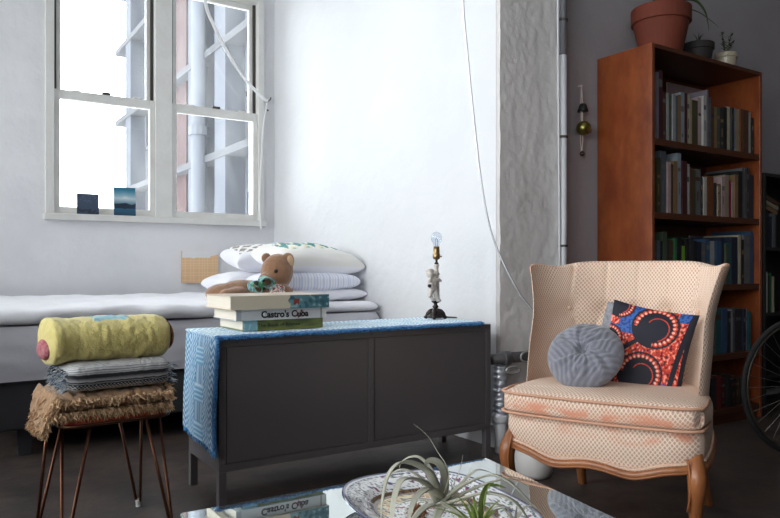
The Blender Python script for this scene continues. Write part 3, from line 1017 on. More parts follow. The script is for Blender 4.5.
# ------------------------------------------------------------------ cherub lamp
LX, LY = 2.072, 2.77
lamp = empty('table_lamp', 'small antique lamp with a white cherub and a bare bulb on the cabinet', 'lamp', (LX, LY, TZ - .001))
m_bronze = mat('dark_bronze', (52, 44, 42), 0.4, 0.6, bump=((60, 0.4),))
m_por = mat('aged_porcelain', (206, 198, 190), 0.45, var=(40, 0.5, (160, 148, 140)))
m_brs = mat('lamp_brass', (142, 120, 84), 0.3, 0.9)
mb = MB()
for k in range(4):
    a = PI / 4 + k * PI / 2
    ca, sa = math.cos(a), math.sin(a)
    mb.tube([(ca * .012, sa * .012, .036), (ca * .026, sa * .026, .034), (ca * .038, sa * .038, .024), (ca * .046, sa * .046, .010), (ca * .052, sa * .052, .005)], [.018, .016, .013, .010, .009], 10)
    mb.ball((ca * .050, sa * .050, .008), (.011, .011, .008), 10, 6)
    mb.ball((ca * .030, sa * .030, .038), (.011, .011, .008), 10, 6)
mb.lathe([(.034, .004), (.044, .008), (.042, .016), (.03, .026), (.022, .036), (.012, .042), (.010, .052), (.015, .058), (.016, .063), (.009, .070), (.009, .078), (.020, .084), (.022, .090), (.014, .094)], (0, 0, 0), 24)
mb.build('base', m_bronze, lamp, smooth=True)
MB().lathe([(.018, .094), (.020, .100), (.016, .106), (.0155, .15), (.0145, .19), (.012, .215), (.014, .222), (.017, .226), (.013, .232), (.010, .245), (.011, .262), (.015, .268), (.013, .276)], (.006, 0, 0), 20).build('column', m_por, lamp, smooth=True)
MB().lathe([(.008, .276), (.012, .280), (.006, .288), (.006, .300)], (.006, 0, 0), 16).build('neck', m_bronze, lamp, smooth=True)
MB().lathe([(.006, .298), (.017, .303), (.019, .312), (.019, .326), (.0165, .330), (.0165, .348), (.015, .362), (.0165, .364), (.0155, .366)], (.006, 0, 0), 20).build('socket', m_brs, lamp, smooth=True)
MB().tube([(.024, -.002, .316), (.036, -.004, .316)], .004, 8).build('switch', m_brs, lamp)
mg = bpy.data.materials.new('bulb_glass'); mg.use_nodes = True
bs = mg.node_tree.nodes['Principled BSDF']; bs.inputs['Transmission Weight'].default_value = 1; bs.inputs['Roughness'].default_value = .03
bs.inputs['Base Color'].default_value = (*lin((240, 244, 250)), 1); bs.inputs['IOR'].default_value = 1.3
MB().lathe([(.013, .364), (.014, .374), (.020, .386), (.0265, .400), (.028, .412), (.024, .426), (.015, .436), (.004, .4405), (.0005, .441)], (.006, 0, 0), 24).build('bulb', mg, lamp, smooth=True, solid=(.001, -1))
MB().tube([(.0, 0, .366), (-.002, 0, .395), (.002, 0, .405), (.010, 0, .405), (.014, 0, .395), (.012, 0, .366)], .0012, 5).build('filament', m_bronze, lamp)
# cherub clinging to the column
mb = MB()
chr_ = [((-.030, -.008, .208), (.017, .016, .019), None), ((-.020, -.008, .166), (.017, .015, .028), (0, .25, 0)), ((-.024, -.010, .138), (.019, .017, .018), None),
        ((-.022, -.008, .188), (.008, .008, .012), None), ((-.034, -.014, .120), (.011, .011, .024), (0, .3, 0)), ((-.030, -.012, .098), (.008, .008, .020), (0, -.5, 0)), ((-.020, -.016, .084), (.012, .007, .006), None),
        ((-.010, -.014, .118), (.011, .011, .026), (0, -.2, 0)), ((-.002, -.016, .095), (.008, .008, .020), None), ((.002, -.020, .080), (.012, .008, .006), None),
        ((-.040, -.014, .172), (.008, .008, .019), (0, .5, 0)), ((-.040, -.022, .152), (.007, .010, .012), None), ((-.003, -.016, .178), (.017, .007, .007), (0, -.3, 0)), ((.010, -.018, .174), (.009, .006, .006), None),
        ((-.030, -.006, .221), (.017, .016, .010), None)]
for c, r, ro in chr_: mb.ball((c[0] * 1.25 - .004, c[1] * 1.5, .094 + (c[2] - .08) * 1.05), tuple(q * 1.28 for q in r), 14, 10, ro)
mb.build('cherub', m_por, lamp, smooth=True, remesh=0.0022)
MB().ball((-.064, -.036, .168), (.011, .010, .009), 10, 8).build('cherub_basket', m_bronze, lamp, smooth=True)
pts = [(.05, -.01, .004), (.075, -.03, .004), (.10, -.045, .004), (.115, -.01, .004), (.10, .03, .004), (.12, .09, .004)]
MB().tube(spline(pts, 6), .0028, 6).build('power_cord', m_track, lamp, smooth=True)

lamp.scale = (.965, .965, .965)
# ------------------------------------------------------------------ hairpin stool with folded blankets
SX, SY = .50, 2.56
st = empty('stool', 'stool with a red seat and copper brown hairpin legs holding folded blankets', 'stool', (SX, SY, 0), math.radians(6))
m_cop = mat('copper_brown_rod', (98, 64, 48), 0.35, 0.8)
m_red = mat('red_vinyl', (176, 66, 44), 0.5)
hw, hd = .172, .165


def rrect(hx, hy, r, n=8):
    o_ = []
    for (sx, sy, a0) in ((1, 1, 0), (-1, 1, PI / 2), (-1, -1, PI), (1, -1, 3 * PI / 2)):
        for k in range(n + 1):
            a = a0 + k * PI / 2 / n
            o_.append((sx * (hx - r) + r * math.cos(a), sy * (hy - r) + r * math.sin(a)))
    return o_


MB().poly(rrect(hw, hd, .05), 'xy', .402, .43).build('seat', m_red, st, bevel=.006, smooth=False)
MB().tube([(x, y, .400) for x, y in rrect(hw + .002, hd + .002, .05)], .006, 8, closed=True).build('rim', m_cop, st, smooth=True)
for sx in (-1, 1):
    for sy in (-1, 1):
        f = (sx * (hw + .005), sy * (hd + .0), .012)
        a = (sx * (hw - .015), sy * (hd - .085), .402); b = (sx * (hw - .085), sy * (hd - .015), .402)
        dx = Vector((sx * -.0, sy * -.010, 0)); dy = Vector((sx * -.010, 0, 0))
        path = [a] + [tuple(Vector(f) + dx + Vector((0, 0, .01)))] + [f] + [tuple(Vector(f) + dy + Vector((0, 0, .01)))] + [b]
        lg = MB().tube(path, .0058, 8).build('leg', m_cop, st, smooth=True)
        MB().tube([(f[0] - sx * .004, f[1] - sy * .004, 0), (f[0] - sx * .004, f[1] - sy * .004, .026)], .0105, 10).build('foot_cap', mat('clear_plastic_cap', (200, 200, 196), 0.2), lg)
RZ = math.radians(4)


def soft_stack(name, label, cat, cxy, z0, hx, hy, hz, cf, m, fuzz=0.004, e=2.6, bulge=None, seed=0, nu=90, nr=48, rz=RZ, extra=None):
    """soft bolster lying along x: closed super-elliptic tube with end caps"""
    root = empty(name, label, cat, (cxy[0], cxy[1], z0), rz)

    def g(u, v):
        a = 2 * PI * v
        t = -1 + 2 * u
        end = (1 - abs(t) ** 14) ** .5 if abs(t) < 1 else 0
        ca, sa = math.cos(a), math.sin(a)
        y = math.copysign(abs(ca) ** (2 / e), ca) * hy; z = math.copysign(abs(sa) ** (2 / e), sa) * hz
        ry = 1; 
        if bulge: ry = bulge(t)
        n_ = fuzz * nz(t * 3, y * 12, z * 12 + seed, 1.6) + fuzz * .6 * nz(t * 9, y * 30, z * 30 + seed)
        y = (y + math.copysign(n_, y)) * ry * (.25 + .75 * end); z = (z + math.copysign(n_, z)) * ry * (.35 + .65 * end)
        return (t * hx, y, z + hz)
    mb = MB().grid(g, nu, nr, cf=cf, wv=True)
    o = len(mb.v) - (nu + 1) * nr
    mb.addf(tuple(o + k for k in range(nr))); mb.addf(tuple(o + nu * nr + k for k in range(nr))[::-1])
    body_ = mb.build('folded_cloth', m, root, smooth=True)
    return root, g


m_bl = mat('blanket_wool', vcol=True, rough=0.95, bump=((120, 0.6), (300, 0.4)), sheen=0.3)


def brown_c(u, v):
    n = nz(u * 30, v * 30, 2)
    return mixc((186, 150, 114), (146, 110, 78), .5 + n)


br, g = soft_stack('fringed_blanket', 'brown fringed blanket folded at the bottom of the stack on the stool', 'blanket', (SX - .005, SY, ), .436, .186, .158, .030, brown_c, m_bl, fuzz=.012, seed=2)
mb = MB(); rb = random.Random(5)
cols = [(198, 164, 126), (178, 142, 106), (212, 182, 146), (156, 120, 86)]
for i in range(1000):
    row = rb.choice((0, 0, 1))
    u = rb.random()
    x = -.183 + .366 * u
    zz = (.004 if row == 0 else .040) + rb.uniform(-.003, .003)
    l = rb.uniform(.02, .045)
    d = (rb.uniform(-.5, .5), -1 + rb.uniform(-.3, .3), rb.uniform(-1.5, -.2) if row == 0 else rb.uniform(-.9, .2))
    tuft(mb, (x, -.153, zz), d, l * .8, .0044, rb.choice(cols), .6, rb)
for i in range(420):   # right side
    tuft(mb, (.178, rb.uniform(-.16, .15), rb.uniform(.01, .06)), (1, rb.uniform(-.6, .6), rb.uniform(-1, .4)), rb.uniform(.012, .03), .004, rb.choice(cols), .6, rb)
mb.build('fringe', m_bl, br)['kind'] = 'stuff'


# corner that slumps over the left side of the stool
def slump(u, v):
    a = -.14 + .29 * v
    x = -.168 - .030 * math.sin(u * PI / 2) - .012 * nz(u * 3, v * 5, 3)
    z = .055 - .105 * u ** 1.3 + .012 * nz(u * 4, v * 6, 7)
    return (x, -.01 + a * (1 - .25 * u), z)


mb = MB().grid(slump, 20, 30, cf=lambda u, v: brown_c(u * .3, v)); mb.build('hanging_corner', m_bl, br, smooth=True, solid=(.022, 0))
mb = MB()
for i in range(650):
    v = rb.random(); u = rb.choice((1, 1, 1, rb.random()))
    p = slump(u, v); yy = -1 if v < .2 else rb.uniform(-.7, .5)
    tuft(mb, p, (rb.uniform(-1.4, -.2), yy, rb.uniform(-1.6, -.2)), rb.uniform(.018, .036), .0042, rb.choice(cols), .6, rb)
for i in range(260):
    u = rb.random(); p = slump(u, 0)
    tuft(mb, p, (rb.uniform(-.8, .4), -1, rb.uniform(-1.2, .0)), rb.uniform(.015, .03), .0042, rb.choice(cols), .6, rb)
mb.build('corner_fringe', m_bl, br)['kind'] = 'stuff'


def grey_c(u, v):
    a = 2 * PI * v
    n = nz(u * 60, v * 90, 2) * .5
    e = 4.6
    y = math.copysign(abs(math.cos(a)) ** (2 / e), math.cos(a)); z = math.copysign(abs(math.sin(a)) ** (2 / e), math.sin(a))
    base = mixc((176, 176, 178), (212, 212, 214), .5 + n)
    if y > .0: return mixc((90, 90, 96), base, .3)
    t = (1 - z) / 2 if y < -.93 else 0
    if y >= -.93:
        return mixc((118, 118, 124), base, .2) if ((y + 1) * 16) % 1 < .25 else base
    if t < .40: return mixc((100, 100, 106), base, .2) if (t * 12) % 1 < .28 else base
    if t < .74: return (34, 36, 44) if (t * 13) % 1 < .58 else mixc((150, 150, 154), base, .3)
    zz = abs((u * 30) % 1 - .5) * 2
    return (24, 26, 34) if (t * 9 + zz * .7) % 1 < .62 else (186, 188, 192)


gr, _ = soft_stack('striped_blanket', 'grey white and black striped blanket folded in the middle of the stack', 'blanket', (SX + .018, SY - .005), .500, .168, .150, .046, grey_c, m_bl, fuzz=.004, seed=5, e=4.6, nr=260, nu=150)
mb = MB()
for i in range(420):
    s = rb.choice((-1, -1, 1))
    tuft(mb, (s * .168, rb.uniform(-.14, .1), rb.uniform(.005, .07)), (s * 1, rb.uniform(-.9, .2), rb.uniform(-.6, .3)), rb.uniform(.012, .026), .002, rb.choice([(60, 72, 90), (150, 170, 186), (200, 204, 208)]), .6, rb)
mb.build('fringe', m_bl, gr)['kind'] = 'stuff'


def yel_c(u, v):
    a = v * 360
    n = nz(u * 30, v * 30, 2)
    if .36 < u < .66 and 84 < a < 118 + 10 * nz(u * 9, 0): return mixc((96, 166, 190), (150, 196, 204), .5 + n)
    if u > .985: return (110, 66, 50)
    return mixc((208, 192, 116), (224, 210, 140), .5 + n)


ye, _ = soft_stack('yellow_blanket', 'yellow waffle blanket rolled up on top of the stack', 'blanket', (SX + .003, SY - .005), .583, .200, .125, .074, yel_c,
                   mat('waffle_cotton', vcol=True, rough=0.9, bump=((55, 1.0), (150, 0.9)), sheen=0.3), fuzz=.007, seed=9, e=2.3,
                   bulge=lambda t: 1 + .12 * math.exp(-((t + .95) / .12) ** 2) - .05 * math.exp(-((t + .55) / .2) ** 2))
m_pink = mat('pink_wool', (150, 70, 84), 0.95, bump=((90, 0.8),), var=(60, .8, (196, 140, 140)))
MB().ball((-.196, -.02, .050), (.020, .07, .034), 24, 14).build('pink_lining', m_pink, ye, smooth=True)
MB().ball((.196, -.01, .076), (.012, .10, .054), 24, 14).build('brown_lining', mat('rust_wool', (96, 54, 34), 0.95, bump=((90, 0.8),), var=(30, .8, (150, 100, 50))), ye, smooth=True)
# ------------------------------------------------------------------ armchair
AX, AY, AR = 1.832, 1.569, math.radians(-66.8)
m_chair = fabric_mat()
m_wood = mat('carved_walnut', (160, 100, 58), 0.4, bump=((40, 0.15),), var=(9, 0.6, (108, 60, 32)), stretch=(1, 1, 0.3), coat=0.1)
m_trim = mat('cream_gimp', (214, 180, 158), 0.9, bump=((260, 0.8),))
m_pip = mat('worn_piping', (200, 152, 126), 0.9, bump=((200, 0.4),))
ch = empty('armchair', 'pink and cream slipper armchair with worn seat front and carved wooden legs', 'armchair', (AX, AY, 0), AR)


def hwid(z): return .302 + .042 * max(0, (z - .70) / .2) ** 1.5 - .010 * max(0, (.6 - z) / .2)
def dfront(z): return .150 + .16 * max(0, min(1, (z - .44) / .46)) ** 1.1
def dback(z): return .50 + .085 * (z - .42) / .48


btn = [(-.24, .735), (-.12, .735), (0, .735), (.12, .735), (.24, .735), (-.18, .60), (-.06, .60), (.06, .60), (.18, .60)]
segs = []
for i in range(5):
    for j in (5, 6, 7, 8):
        if abs(btn[i][0] - btn[j][0]) < .07: segs.append((btn[i], btn[j]))


def sdist(px, pz, a, b):
    ax, az = a; bx_, bz = b
    dx, dz = bx_ - ax, bz - az
    t = max(0, min(1, ((px - ax) * dx + (pz - az) * dz) / (dx * dx + dz * dz)))
    return math.hypot(px - ax - t * dx, pz - az - t * dz)


def back_pt(u, v):
    t = -1 + 2 * u
    ztop = .905 - .016 * math.exp(-((abs(t) - .62) / .16) ** 2) - .006 * max(0, abs(t) - .9) * 10
    z = .37 + (ztop - .37) * v
    a = t * PI / 2
    w = hwid(z); df = dfront(z); db = dback(z)
    x = w * math.copysign(abs(math.sin(a)) ** 1.0, a)
    y = df + (db - df) * max(0, math.cos(a)) ** .92
    # arc position used as the tufting coordinate
    if abs(x) < .29:
        dent = 0
        for b in btn:
            dent += .030 * math.exp(-((x - b[0]) ** 2 + (z - b[1]) ** 2) / .0011)
        for s_ in segs: dent = max(dent, .011 * math.exp(-(sdist(x, z, *s_) / .010) ** 2))
        if z > .735:
            for b in btn[:5]: dent = max(dent, .007 * math.exp(-((x - b[0]) / .006) ** 2))
        puff = .012 * math.sin(max(0, min(1, (z - .44) / .4)) * PI)
        y += dent - puff * (1 - (abs(x) / .3) ** 2 if abs(x) < .3 else 0)
    return (x, y, z)


def back_uv(u, v, p):
    t = -1 + 2 * u
    arc = math.copysign(min(abs(p[0]), .29) + max(0, dback(p[2]) - p[1]) * (1 if abs(t) > .5 else 0), t)
    return (arc, p[2])


def back_wear(u, v):
    e = 0
    if v > .97 and (u < .06 or u > .90): e = .5
    if v > .93 and .86 < u: e = .35 * (1 if nz(u * 60, v * 30) > 0 else .3)
    return None


NU, NI, NT, NO = 130, 70, 8, 30


def shell(u, v):
    """closed shell: inner face, rolled top, outer face; thins out towards the wing edges"""
    t = -1 + 2 * u
    k = v * (NI + NT + NO)
    th = .047 * max(0, 1 - abs(t) ** 2.6) ** .6
    a = t * PI / 2
    n = Vector((math.sin(a), math.cos(a), 0)).normalized()
    if k <= NI:
        return back_pt(u, k / NI)
    top = Vector(back_pt(u, 1)); 
    if k <= NI + NT:
        q = (k - NI) / NT * PI
        c = top + n * th / 2
        return tuple(c - n * th / 2 * math.cos(q) + Vector((0, 0, th * .42 * math.sin(q))))
    f = 1 - (k - NI - NT) / NO
    z = .37 + (top.z - .37) * f
    w = hwid(z); x0 = w * math.copysign(abs(math.sin(a)) ** 1.0, a); y0 = dfront(z) + (dback(z) - dfront(z)) * max(0, math.cos(a)) ** .92
    return (x0 + n.x * th, y0 + n.y * th, z)


mb = MB()
NV = NI + NT + NO
mb.grid(shell, NU, NV, uvf=lambda u, v, p: back_uv(u, v, p))
for i in range(NU + 1):
    for j in range(NV + 1):
        k = i * (NV + 1) + j; u = i / NU
        w_ = 0
        if NI - 3 < j < NI + NT + 3: w_ = .30 * max(0, nz(u * 30, j * .2) + .1) + (.6 if (u < .03 or u > .90) else 0) * max(0, nz(u * 40, j * .3, 4) + .4)
        mb.c[k] = (255 * min(1, w_) ** .5,) * 3
mb.v = [(q_[0] - .014, q_[1], q_[2]) for q_ in mb.v]
mb.build('backrest', m_chair, ch, smooth=True)
for b in btn:
    x = b[0]
    u = .5
    # invert x -> angle for the button's place on the curved back
    z = b[1]; w = hwid(z); s = min(1, abs(x) / w) ** (1 / 1.0); a = math.asin(s)
    y = dfront(z) + (dback(z) - dfront(z)) * math.cos(a) ** .92 + .014
    MB().ball((x - .014, y, z), (.008, .005, .008), 10, 8).build('button', m_trim, ch, smooth=True)


# seat deck with serpentine apron
SW, SB = .320, .545


def per(u):
    """outline of the seat seen from above; u 0..1 from back left round the front to back right"""
    if u < .3:
        t = u / .3; return (-.25 - (SW - .25) * max(0, t) ** .6, SB + (.03 - SB) * t)
    if u > .7:
        t = (u - .7) / .3; return (SW - (SW - .25) * (1 - max(0, 1 - t) ** .6), .03 + (SB - .03) * t)
    t = (u - .3) / .4
    c = -1 + 2 * t
    x = c * SW
    y = -.012 - .035 * math.cos(c * PI / 2) ** .8 + .042 * abs(c) ** 10
    return (x, y)


def zbot(u):
    if u < .3 or u > .7:
        t = u / .3 if u < .3 else (1 - u) / .3
        return .300 - .02 * math.sin(t * PI)
    c = abs(-1 + 2 * (u - .3) / .4)
    return .272 + .034 * c ** 3 - .010 * math.exp(-((c - .42) / .2) ** 2) + .004 * math.cos(c * 9)


def apron(u, v):
    x, y = per(u)
    z = zbot(u) + (.395 - zbot(u)) * v
    b = .010 * math.sin(v * PI)
    return (x * (1 + b / SW * .6), y - (b if .3 < u < .7 else 0), z)


mb = MB().grid(apron, 140, 14, uvf=lambda u, v, p: (p[0] if .3 < u < .7 else p[1], p[2]))
for i in range(141):
    for j in range(15):
        p = apron(i / 140, j / 14)
        w_ = 0
        if p[1] < .02 and j > 8: w_ = max(0, nz(p[0] * 16, p[2] * 40, 3) * 1.6 + .05) * (1 if .0 < p[0] < .3 else .5)
        mb.c[i * 15 + j] = (255 * min(.8, w_) ** .5,) * 3
o = len(mb.v)
for u in [i / 140 for i in range(141)]:
    x, y = per(u); mb.v.append((x, y, .394)); 
mb.addf(tuple(range(o, o + 141)))
mb.build('seat_deck', m_chair, ch, smooth=True)
us = [i / 120 for i in range(121)]
mb = MB()
mb.tube([(per(u)[0] * 1.005, per(u)[1] - (.004 if .3 < u < .7 else 0), zbot(u) - .012) for u in us], .016, 10, flat=1.0)
mb.build('carved_rail', m_wood, ch, smooth=True)
MB().tube([(per(u)[0] * 1.02, per(u)[1] - (.014 if .3 < u < .7 else 0), zbot(u) - .020) for u in us], .005, 8).build('rail_moulding', m_wood, ch, smooth=True)
MB().tube([(per(u)[0] * 1.012, per(u)[1] - (.010 if .3 < u < .7 else 0), zbot(u) + .006 + .0012 * math.sin(u * 900)) for u in [i / 700 for i in range(701)]], .0055, 6).build('gimp_trim', m_trim, ch, smooth=True)
for s in (-1, 1):
    pts = [(s * .300, .030, .330), (s * .304, .004, .298), (s * .310, -.014, .262), (s * .310, -.016, .225), (s * .304, -.004, .165), (s * .302, .006, .10), (s * .303, .002, .05), (s * .312, -.010, .018), (s * .318, -.014, .010)]
    rr = [.018, .025, .028, .026, .021, .016, .014, .015, .014]
    sp = spline(pts, 6); rs = []
    for i in range(len(rr) - 1):
        for k in range(6): rs.append(rr[i] + (rr[i + 1] - rr[i]) * k / 6)
    rs.append(rr[-1])
    lg = MB().tube(sp, rs, 14).build('leg', m_wood, ch, smooth=True)
    mb = MB()
    mb.tube([(s * .308 + dx, -.028 - .01 * math.sin(a_), .318 - t * .16) for t, dx, a_ in [(i / 10, s * (-.022 + .010 * math.sin(i / 10 * PI)), i / 10 * PI) for i in range(11)]], .004, 6)
    mb.build('leg_carving', m_wood, lg, smooth=True)
    pts = [(s * .225, .49, .33), (s * .228, .505, .22), (s * .232, .53, .12), (s * .24, .575, .02), (s * .242, .59, .0)]
    MB().tube(spline(pts, 5), [.026 - .010 * i / 20 for i in range(21)], 10).build('leg', m_wood, ch, smooth=True)


def cush(side):
    def g(u, v):
        a = math.sin((-1 + 2 * u) * PI / 2); b = math.sin((-1 + 2 * v) * PI / 2)
        gx = max(0, 1 - abs(a) ** 20) * max(0, 1 - abs(b) ** 14)
        k = gx ** .3
        hx = .329 - .075 * max(0, (b + .3) / 1.3) ** 1.3
        x = a * hx
        y0 = -.045 - .030 * math.cos(a * PI / 2) ** .8 + .030 * abs(a) ** 14
        y1 = .44
        y = y0 + (y1 - y0) * (b + 1) / 2
        cr = max(0, (a * a) * (b * b) - .86) * .3
        x -= math.copysign(cr, a) * .25; y -= math.copysign(cr, b) * .25
        dome = (1 - a * a) * (1 - b * b)
        z = .436 + side * .040 * k + (.016 * dome ** .7 if side > 0 else 0) + .004 * nz(x, y, side, 7) * k
        z += .006 * (b < -.6) * (a * .5)
        return (x, y, z)
    return g


mb = MB()
mb.grid(cush(1), 90, 90, uvf=lambda u, v, p: (p[0], p[1] - p[2] * (1 if v < .2 else .2)))
mb.grid(cush(-1), 90, 90, flip=True, uvf=lambda u, v, p: (p[0], p[1] - p[2]))
for k, p in enumerate(mb.v):
    w_ = 0
    if p[1] < -.0 + .02 and p[2] < .462:
        zz = math.exp(-((p[2] - .425) / .018) ** 2)
        m1 = 1 if -.27 < p[0] < -.0 else (1 if .04 < p[0] < .25 else .25)
        w_ = zz * m1 * max(0, .75 + 1.5 * nz(p[0] * 14, p[2] * 60, 5))
    w_ += .18 * max(0, nz(p[0] * 8, p[1] * 8, 3)) if p[2] > .47 else 0
    mb.c[k] = (255 * min(.85, w_) ** .5,) * 3
seat = mb.build('seat_cushion', m_chair, ch, smooth=True)
for zc_, off in ((.470, .0), (.402, .0)):
    pts = []
    for i in range(80):
        c = -1 + 2 * i / 79
        a = math.sin(c * PI / 2)
        pts.append((a * .327, -.047 - .030 * math.cos(a * PI / 2) ** .8 + .030 * abs(a) ** 14, zc_ + .003 * a))
    pts = [(-.318, .16, zc_), (-.326, .05, zc_)] + pts + [(.326, .05, zc_), (.318, .16, zc_)]
    MB().tube(pts, .0048, 8).build('piping', m_pip, ch, smooth=True)

# round velvet cushion
CH = ch
cM = Matrix.Translation((AX, AY, 0)) @ Matrix.Rotation(AR, 4, 'Z')


def cl(x, y, z): return cM @ Vector((x, y, z))


m_velvet = mat('grey_velvet', (118, 119, 128), 0.8, vcol=True, bump=((90, 0.4),), var=(26, 0.35, (92, 93, 104)), sheen=0.35)
p = cl(-.088, .150, .586)
rc = empty('round_cushion', 'round grey velvet cushion with a tufted centre on the armchair seat', 'cushion', p)
rc.rotation_euler = Euler((math.radians(52), 0, AR + .05))
R_ = .133


def herr(u, r):
    a = 2 * PI * u; x = r * math.cos(a); y = r * math.sin(a)
    k = int(u * 7 + .25 * math.sin(r * 7)); al = (2 * PI * (k + .5) / 7) + (.75 if k % 2 else -.75)
    return math.sin((x * math.cos(al) + y * math.sin(al)) * 44 + 2 * nz(x * 3, y * 3, k))


def herr_c(u, v):
    h = herr(u, math.sin(v * PI / 2))
    return mixc((100, 101, 112), (132, 132, 141), .5 + .4 * h)


def disc(side):
    def g(u, v):
        a = 2 * PI * u; r = math.sin(v * PI / 2)
        h = .052 * max(0, 1 - r ** 3.2) ** .55 - .034 * math.exp(-(r / .13) ** 2)
        fold = (.006 * math.sin(a * 9 + 2 * math.sin(a * 2) + r * 5) + .004 * math.sin(a * 17 + r * 9)) * r * (1 - r ** 4) 
        rr = r * R_ * (1 + .015 * math.sin(3 * a))
        fold += .0014 * herr(u, r) * (1 - r ** 6)
        return (rr * math.cos(a), rr * math.sin(a), side * (h + fold))
    return g


mb = MB().grid(disc(1), 260, 60, wu=True, cf=herr_c).grid(disc(-1), 260, 60, wu=True, flip=True, cf=herr_c)
mb.build('cover', m_velvet, rc, smooth=True, weld=True)
MB().ball((0, 0, .022), (.012, .012, .007), 14, 8, cf=(104, 105, 115)).build('button', m_velvet, rc, smooth=True)

# printed square cushion
NAVY = (16, 17, 34); RED = (206, 62, 34); PALE = (236, 190, 170); BLUE = (44, 92, 168)
SPI = [(.57, .22, .245, 1), (.51, .75, .235, 1), (.02, .44, .17, 1), (.10, .03, .16, 1)]


def wax(u, v):
    """u to the right, v downwards, both 0..1"""
    best = None
    for (cx_, cy_, r, d) in SPI:
        dx = u - cx_; dy = (v - cy_) * 1.16
        rr = math.hypot(dx, dy); a = math.atan2(dy, dx)
        open_ = math.cos(a - 2.3)   # towards the lower left the disc runs out into the dark stripe
        if rr < r * .80:
            # fine red curl inside the dark disc
            tr = abs(rr - r * (.55 + .22 * math.sin(a * .5 + .6)))
            if tr < .006 and -2.6 < a < 1.2: return RED
            return NAVY
        if rr < r * 1.08 and open_ > .72: return NAVY
        if rr < r * 1.08:
            k = (a / (2 * PI) * 26) % 1; q = (rr / r - .94) / .14
            if (k - .5) ** 2 * 3.2 + q * q < .75: return PALE if (k - .5) ** 2 * 3.2 + (q + .2) ** 2 < .22 else RED
            return NAVY
        if rr < r * 1.16: best = NAVY
    if best: return best
    # broad dark stripes running between the spirals
    s1 = abs((u - .30) - .55 * (.5 - v) - .10 * math.sin(v * 7))
    if s1 < .045: return NAVY
    if u > .955 or v > .985: return NAVY
    if abs(u - (.97 - .12 * v)) < .03: return NAVY
    blue = (v < .34 and u < .40 and nz(u * 3, v * 3, 2) > -.35) or (v > .90) or (u > .80 and v < .12) or (u > .78 and v > .8)
    n = nz(u * 34, v * 34, 3)
    if blue: return (28, 52, 108) if n > .1 else BLUE
    if n > .22: return (238, 150, 130)
    if n < -.26: return (60, 16, 24)
    return RED if nz(u * 20, v * 20, 9) > -.1 else (176, 40, 28)


m_wax = mat('wax_print_cotton', vcol=True, rough=0.7, bump=((200, 0.15),))
p = cl(.078, .312, .592)
sq = empty('printed_cushion', 'square cushion with red blue and black spiral print leaning on the armchair back', 'cushion', p)
sq.rotation_euler = (Matrix.Rotation(AR + .10, 4, 'Z') @ Matrix.Rotation(math.radians(-17), 4, 'X') @ Matrix.Rotation(math.radians(10), 4, 'Y')).to_euler()
CW, CHH, CT = .30, .345, .085


def sqc(side):
    def g(u, v):
        a = math.sin((-1 + 2 * u) * PI / 2); b = math.sin((-1 + 2 * v) * PI / 2)
        k = .07
        x = a * CW / 2 * (1 - k * (1 - b * b)); z = -b * CHH / 2 * (1 - k * (1 - a * a))
        g_ = (max(0, 1 - a * a) * max(0, 1 - b * b)) ** .38
        return (x, -side * CT / 2 * g_ + .003 * nz(x, z, side, 14) * g_, z)
    return g


def s2(u): return (math.sin((-1 + 2 * u) * PI / 2) + 1) / 2


MB().grid(sqc(1), 230, 230, cf=lambda u, v: wax(s2(u), s2(v))).build('front_cover', m_wax, sq, smooth=True)
MB().grid(sqc(-1), 40, 40, flip=True).build('back_cover', mat('grey_weave', (150, 152, 156), 0.9, bump=((120, 0.6),), var=(60, 0.8, (104, 106, 112))), sq, smooth=True)
MB().bx(-CW / 2 - .022, -CW / 2 + .04, .000, .012, -.02, CHH / 2 - .012).build('grey_flap', MATS['grey_weave'], sq, bevel=.003)

# white pot on the floor behind the chair leg
p = P(534, 476, Z=0)
o = MB().lathe([(.050, 0), (.066, .004), (.078, .025), (.084, .06), (.083, .095), (.078, .115), (.074, .115), (.078, .094), (.079, .06), (.07, .02), (.0, .015)], (0, 0, 0), 36).build('plant_pot', mat('matte_white_ceramic', (214, 210, 208), 0.5), loc=p, smooth=True)
tag(o, 'round white ceramic pot standing on the floor under the armchair', 'pot')

# ------------------------------------------------------------------ glass coffee table
TT = .32
m_mirror = bpy.data.materials.new('mirrored_glass'); m_mirror.use_nodes = True
b_ = m_mirror.node_tree.nodes['Principled BSDF']
b_.inputs['Base Color'].default_value = (*lin((222, 228, 226)), 1); b_.inputs['Metallic'].default_value = .93; b_.inputs['Roughness'].default_value = .015
m_edge = mat('green_glass_edge', (150, 178, 170), 0.15)
A = P(182, 513, Z=TT); B = P(486, 458, Z=TT); Cc = P(615, 518, Z=TT)
d = (Cc - B).normalized()
Cn = B + d * .86; Dn = A + ((Cn - B) + (Vector((d.y, -d.x, 0)) * 0)) * .95
tb = empty('coffee_table', 'low coffee table with a mirrored glass top in the foreground', 'coffee table', ((A.x + Cn.x) / 2, (A.y + Cn.y) / 2, 0))
tv = [(q.x - tb.location.x, q.y - tb.location.y) for q in (A, Dn, Cn, B)]
MB().poly(tv, 'xy', TT - .009, TT).build('glass_top', [m_mirror], tb)
tedge = MB()
for i in range(4):
    a_, b__ = Vector((*tv[i], TT - .0045)), Vector((*tv[(i + 1) % 4], TT - .0045))
    tedge.tube([a_, b__], .0042, 6)
tedge.build('polished_edge', m_edge, tb)
ins = [tuple(Vector(q) * .86) for q in tv]
m_tm = mat('dark_table_metal', (44, 42, 42), 0.4, 0.6)
for i in range(4):
    MB().tube([(ins[i][0], ins[i][1], 0), (ins[i][0], ins[i][1], TT - .010)], .016, 10).build('leg', m_tm, tb)
mb = MB()
for i in range(4): mb.tube([(*ins[i], .03), (*ins[(i + 1) % 4], .03)], .010, 8)
mb.build('stretcher', m_tm, tb)

